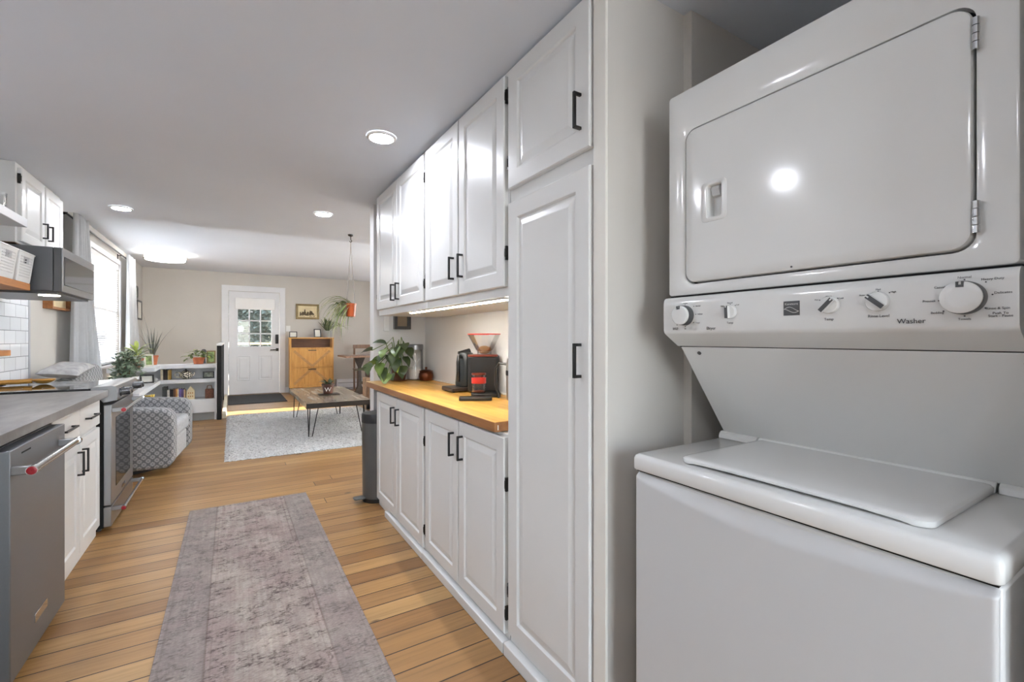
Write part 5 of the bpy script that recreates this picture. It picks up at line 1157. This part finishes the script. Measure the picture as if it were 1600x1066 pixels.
for z0, z1, up in ((0.585, 1.005, True), (0.155, 0.575, False)):
    m = MB(); a, c = C0 + .034, C1 - .034; m.box(a, c, CF, CF + .02, z0, z1); d = build('tilt_front', m, OAK, t, smooth=False)
    m = MB(); w = 0.05
    m.box(a, a + w, CF - .008, CF, z0, z1); m.box(c - w, c, CF - .008, CF, z0, z1); m.box(a + w, c - w, CF - .008, CF, z1 - w, z1); m.box(a + w, c - w, CF - .008, CF, z0, z0 + w); xm = (a + c) / 2; m.box(xm - w / 2, xm + w / 2, CF - .008, CF, z0 + w, z1 - w)
    build('front_frame', m, OAK, d, smooth=False)
    for sx in (-1, 1):
        xo = a + w if sx < 0 else c - w; zi, zo = (z0 + 0.02, z1 - w) if up else (z1 - 0.02, z0 + w); xi = xm
        m = MB(); v = Vector((xo - xi, zo - zi)).normalized(); nrm = Vector((-v.y, v.x)) * 0.027
        m.prism([(xi + nrm.x, zi + nrm.y), (xi - nrm.x, zi - nrm.y), (xo - nrm.x, zo - nrm.y), (xo + nrm.x, zo + nrm.y)], CF - .0085 - (0.001 if sx < 0 else 0), CF - .0005, 'Y'); build('diagonal_brace', m, OAKD, d, smooth=False)
    m = MB(); m.box(xm - 0.085, xm + 0.085, CF - .03, CF - .008, z1 - 0.045, z1 - 0.027); build('handle', m, BLACK, d, bevel=0.003)
for x in (C0 + .03, C1 - .03):
    for y in (CF + .03, CB - .03): m = MB(); m.box(x - 0.022, x + 0.022, y - 0.022, y + 0.022, 0, 0.12); build('leg', m, BLACK, t, smooth=False)
easel('photo_frame', 1.70, 11.34, 1.262, 0.155, 0.20, BLACK, PAPERW, 'black portrait frame with white photo on the oak cabinet, left of the spiky plant', 0.2, 0.02)
easel('photo_frame', 1.185, 11.36, 1.262, 0.16, 0.135, BLACK, PAPERW, 'small black frame with pale picture on the left end of the oak cabinet', -0.15, 0.016)
t = thing('dark_succulent', 'spiky dark green plant in a grey pot on the oak cabinet', 'plant', (1.92, 11.40, 1.262)); c = Vector((1.92, 11.40, 1.262))
m = MB(); m.lathe([(0.09, 0), (0.10, 0.13), (0.098, 0.16), (0.09, 0.16)], c, 'Z', 28); build('pot', m, GREYP, t)
m = MB()
for i in range(22): a = i * 2.4; m.blade(c + Vector((0.03 * cos(a), 0.03 * sin(a), 0.15)), a, rp.uniform(.22, .36), 0.07, rp.uniform(0.75, 1.5), rp.uniform(0.5, 1.3), 5, 0.35, 0.6)
build('foliage', m, LEAFD, t)
t = thing('wall_picture', 'gilt-framed antique print of a village on the wall above the oak cabinet', 'picture', (1.515, 11.58, 1.685))
m = MB(); x0, x1, z0, z1, f = 1.265, 1.765, 1.69, 2.045, 0.045
for a, c_, d, e in ((x0, x1, z0, z0 + f), (x0, x1, z1 - f, z1), (x0, x0 + f, z0 + f, z1 - f), (x1 - f, x1, z0 + f, z1 - f)): m.box(a, c_, 11.57, 11.599, d, e)
build('frame', m, GILT, t, smooth=False, bevel=0.004); m = MB(); m.box(x0 + f, x1 - f, 11.585, 11.595, z0 + f, z1 - f); build('print_paper', m, PAPER, t, smooth=False)
PM = plain('sepia_ink', (92, 78, 56), 0.8, var=0.3, nscale=30); rk = random.Random(2)
m = MB()
for i in range(16):
    x = x0 + f + 0.05 + i * 0.019; h = rk.uniform(0.03, 0.14) * (1 - abs(i - 7) / 14); w = rk.uniform(0.006, 0.014); b2 = 1.775 + rk.uniform(0, .02); m.prism([(x - w, b2), (x + w, b2), (x + w, b2 + h), (x, b2 + h + 0.02), (x - w, b2 + h)], 11.5838, 11.5851, 'Y')
for i in range(30): x = x0 + f + rk.uniform(0.03, .38); z = rk.uniform(1.745, 1.785); m.box(x - 0.012, x + 0.012, 11.5838, 11.5851, z, z + 0.006)
build('etching', m, PM, t, smooth=False)
t = thing('light_switch', 'white switch plate beside the front door casing', 'switch', (1.10, 11.592, 1.40)); m = MB(); m.box(1.06, 1.15, 11.592, 11.5995, 1.40, 1.53); build('cover_plate', m, WPLAS, t, bevel=0.002)
m = MB(); m.box(1.093, 1.117, 11.587, 11.593, 1.44, 1.49); build('rocker', m, WPLAS, t, bevel=0.001)
t = thing('baseboard_heater', 'long white baseboard heater on the far wall by the oak cabinet', 'heater', (2.85, 11.5, 0.02))
m = MB(); m.prism([(11.578, 0.02), (11.50, 0.05), (11.50, 0.17), (11.53, 0.245), (11.578, 0.255)], 2.16, 3.7, 'X'); build('cover', m, TRIMW, t, smooth=False); m = MB(); m.box(2.18, 3.68, 11.497, 11.5005, 0.165, 0.175); build('slot', m, GREYPL, t, smooth=False)
m = MB(); m.box(2.14, 2.162, 11.495, 11.58, 0.0, 0.262); build('end_cap', m, TRIMW, t, smooth=False)
# hanging planter
hx, hy = 1.046, 4.87
t = thing('hanging_planter', 'spider plant in an orange pot hung by cords from the kitchen ceiling', 'hanging plant', (hx, hy, 1.46))
m = MB(); m.lathe([(0.03, 0), (0.025, -0.012), (0.008, -0.02)], (hx, hy, CZ), 'Z', 20); m.tube([(hx, hy, CZ - 0.02), (hx, hy, CZ - 0.05), (hx + 0.012, hy, CZ - 0.065), (hx, hy, CZ - 0.08), (hx - 0.012, hy, CZ - 0.068)], 0.004, 8); build('ceiling_hook', m, BLACK, t)
m = MB(); m.lathe([(0.040, 0), (0.043, 0.004), (0.052, 0.115), (0.056, 0.117), (0.056, 0.135), (0.05, 0.135)], (hx, hy, 1.465), 'Z', 28); pt = build('pot', m, TERRA2, t)
for k in range(4):
    a = k * pi / 2 + 0.5; m = MB(); m.tube([(hx, hy, CZ - 0.07), (hx + 0.006 * cos(a), hy + 0.006 * sin(a), 2.12), (hx + 0.03 * cos(a), hy + 0.03 * sin(a), 1.85), (hx + 0.057 * cos(a), hy + 0.057 * sin(a), 1.60), (hx + 0.046 * cos(a), hy + 0.046 * sin(a), 1.47), (hx, hy, 1.455)], 0.0022, 6); build('cord', m, TWINE, t)
m = MB(); c = Vector((hx, hy, 1.60))
for i in range(70):
    a = 2.75 + rp.gauss(0, 0.42); L = rp.uniform(.22, .5); m.cur = i % 2
    m.blade(c + Vector((rp.uniform(-.03, .02), rp.uniform(-.03, .03), 0)), a, L, rp.uniform(.012, .018), rp.uniform(-1.1, 0.9), rp.uniform(-1.9, -1.5), 12, 0.35, 0.5)
for i in range(34):
    a = rp.random() * 2 * pi; b2 = c + Vector((-0.09 + rp.uniform(-.03, .02), 0.055 + rp.uniform(-.03, .03), -0.02 + (i % 3) * -0.11)); m.cur = i % 2; m.blade(b2, a, rp.uniform(.1, .2), 0.014, rp.uniform(0.2, 1.2), rp.uniform(-1.6, -0.9), 8, 0.35, 0.5)
build('foliage', m, [LEAFV, LEAFG], t)

# ------------------------------------------------------------------ dining corner and sofa end
t = thing('dining_table', 'small dark-legged wooden table by the far wall behind the planter', 'table', (2.75, 10.5, 0))
m = MB(); m.box(2.06, 3.5, 10.05, 10.95, 0.825, 0.862); build('tabletop', m, CHAIRW, t, smooth=False, bevel=0.004)
for x in (2.42, 3.2):
    m = MB(); m.prism([(x - 0.13, 0.0), (x + 0.13, 0.0), (x + 0.04, 0.2), (x + 0.03, 0.6), (x + 0.12, 0.825), (x - 0.12, 0.825), (x - 0.03, 0.6), (x - 0.04, 0.2)], 10.36, 10.44, 'Y'); build('leg', m, DARKW, t, smooth=False, bevel=0.005)
m = MB(); m.box(2.42, 3.2, 10.385, 10.415, 0.22, 0.28); build('stretcher', m, DARKW, t, smooth=False)
t = thing('dining_chair', 'brown wooden chair tucked behind the dark-legged table', 'chair', (2.75, 11.2, 0))
for x in (2.52, 2.98):
    m = MB(); m.box(x - 0.02, x + 0.02, 11.33, 11.37, 0, 1.08); build('back_post', m, CHAIRW, t, smooth=False, bevel=0.003)
    m = MB(); m.box(x - 0.02, x + 0.02, 10.98, 11.02, 0, 0.49); build('leg', m, CHAIRW, t, smooth=False, bevel=0.003)
m = MB(); m.box(2.49, 3.01, 10.96, 11.38, 0.49, 0.52); build('seat', m, CHAIRW, t, smooth=False, bevel=0.004)
m = MB(); m.box(2.49, 3.01, 11.325, 11.36, 1.0, 1.09); m.box(2.54, 2.96, 11.335, 11.355, 0.78, 0.84); build('back_rail', m, CHAIRW, t, smooth=False, bevel=0.004)
t = thing('sofa', 'tan leather sofa end showing past the wood counter', 'sofa', (2.6, 8.1, 0.0))
m = MB(); m.box(1.97, 3.3, 8.05, 8.25, 0.09, 0.56); build('arm', m, LEATH, t, bevel=0.02, seg=3)
m = MB(); m.box(2.03, 3.3, 7.0, 8.05, 0.09, 0.42); build('seat_base', m, LEATH, t, bevel=0.02, seg=3)
m = MB(); m.box(2.98, 3.3, 6.95, 8.05, 0.42, 0.86); build('backrest', m, LEATH, t, bevel=0.04, seg=3)
m = MB(); m.box(1.97, 3.3, 6.8, 7.0, 0.09, 0.56); build('arm', m, LEATH, t, bevel=0.02, seg=3)
m = MB(); m.box(2.0, 2.22, 8.07, 8.23, 0.562, 0.80); build('cushion', m, LEATHD, t, bevel=0.03, seg=3)
for x in (2.05, 3.2):
    for y in (6.9, 8.15): m = MB(); m.box(x - 0.03, x + 0.03, y - 0.03, y + 0.03, 0, 0.09); build('foot', m, BLACK, t, smooth=False)
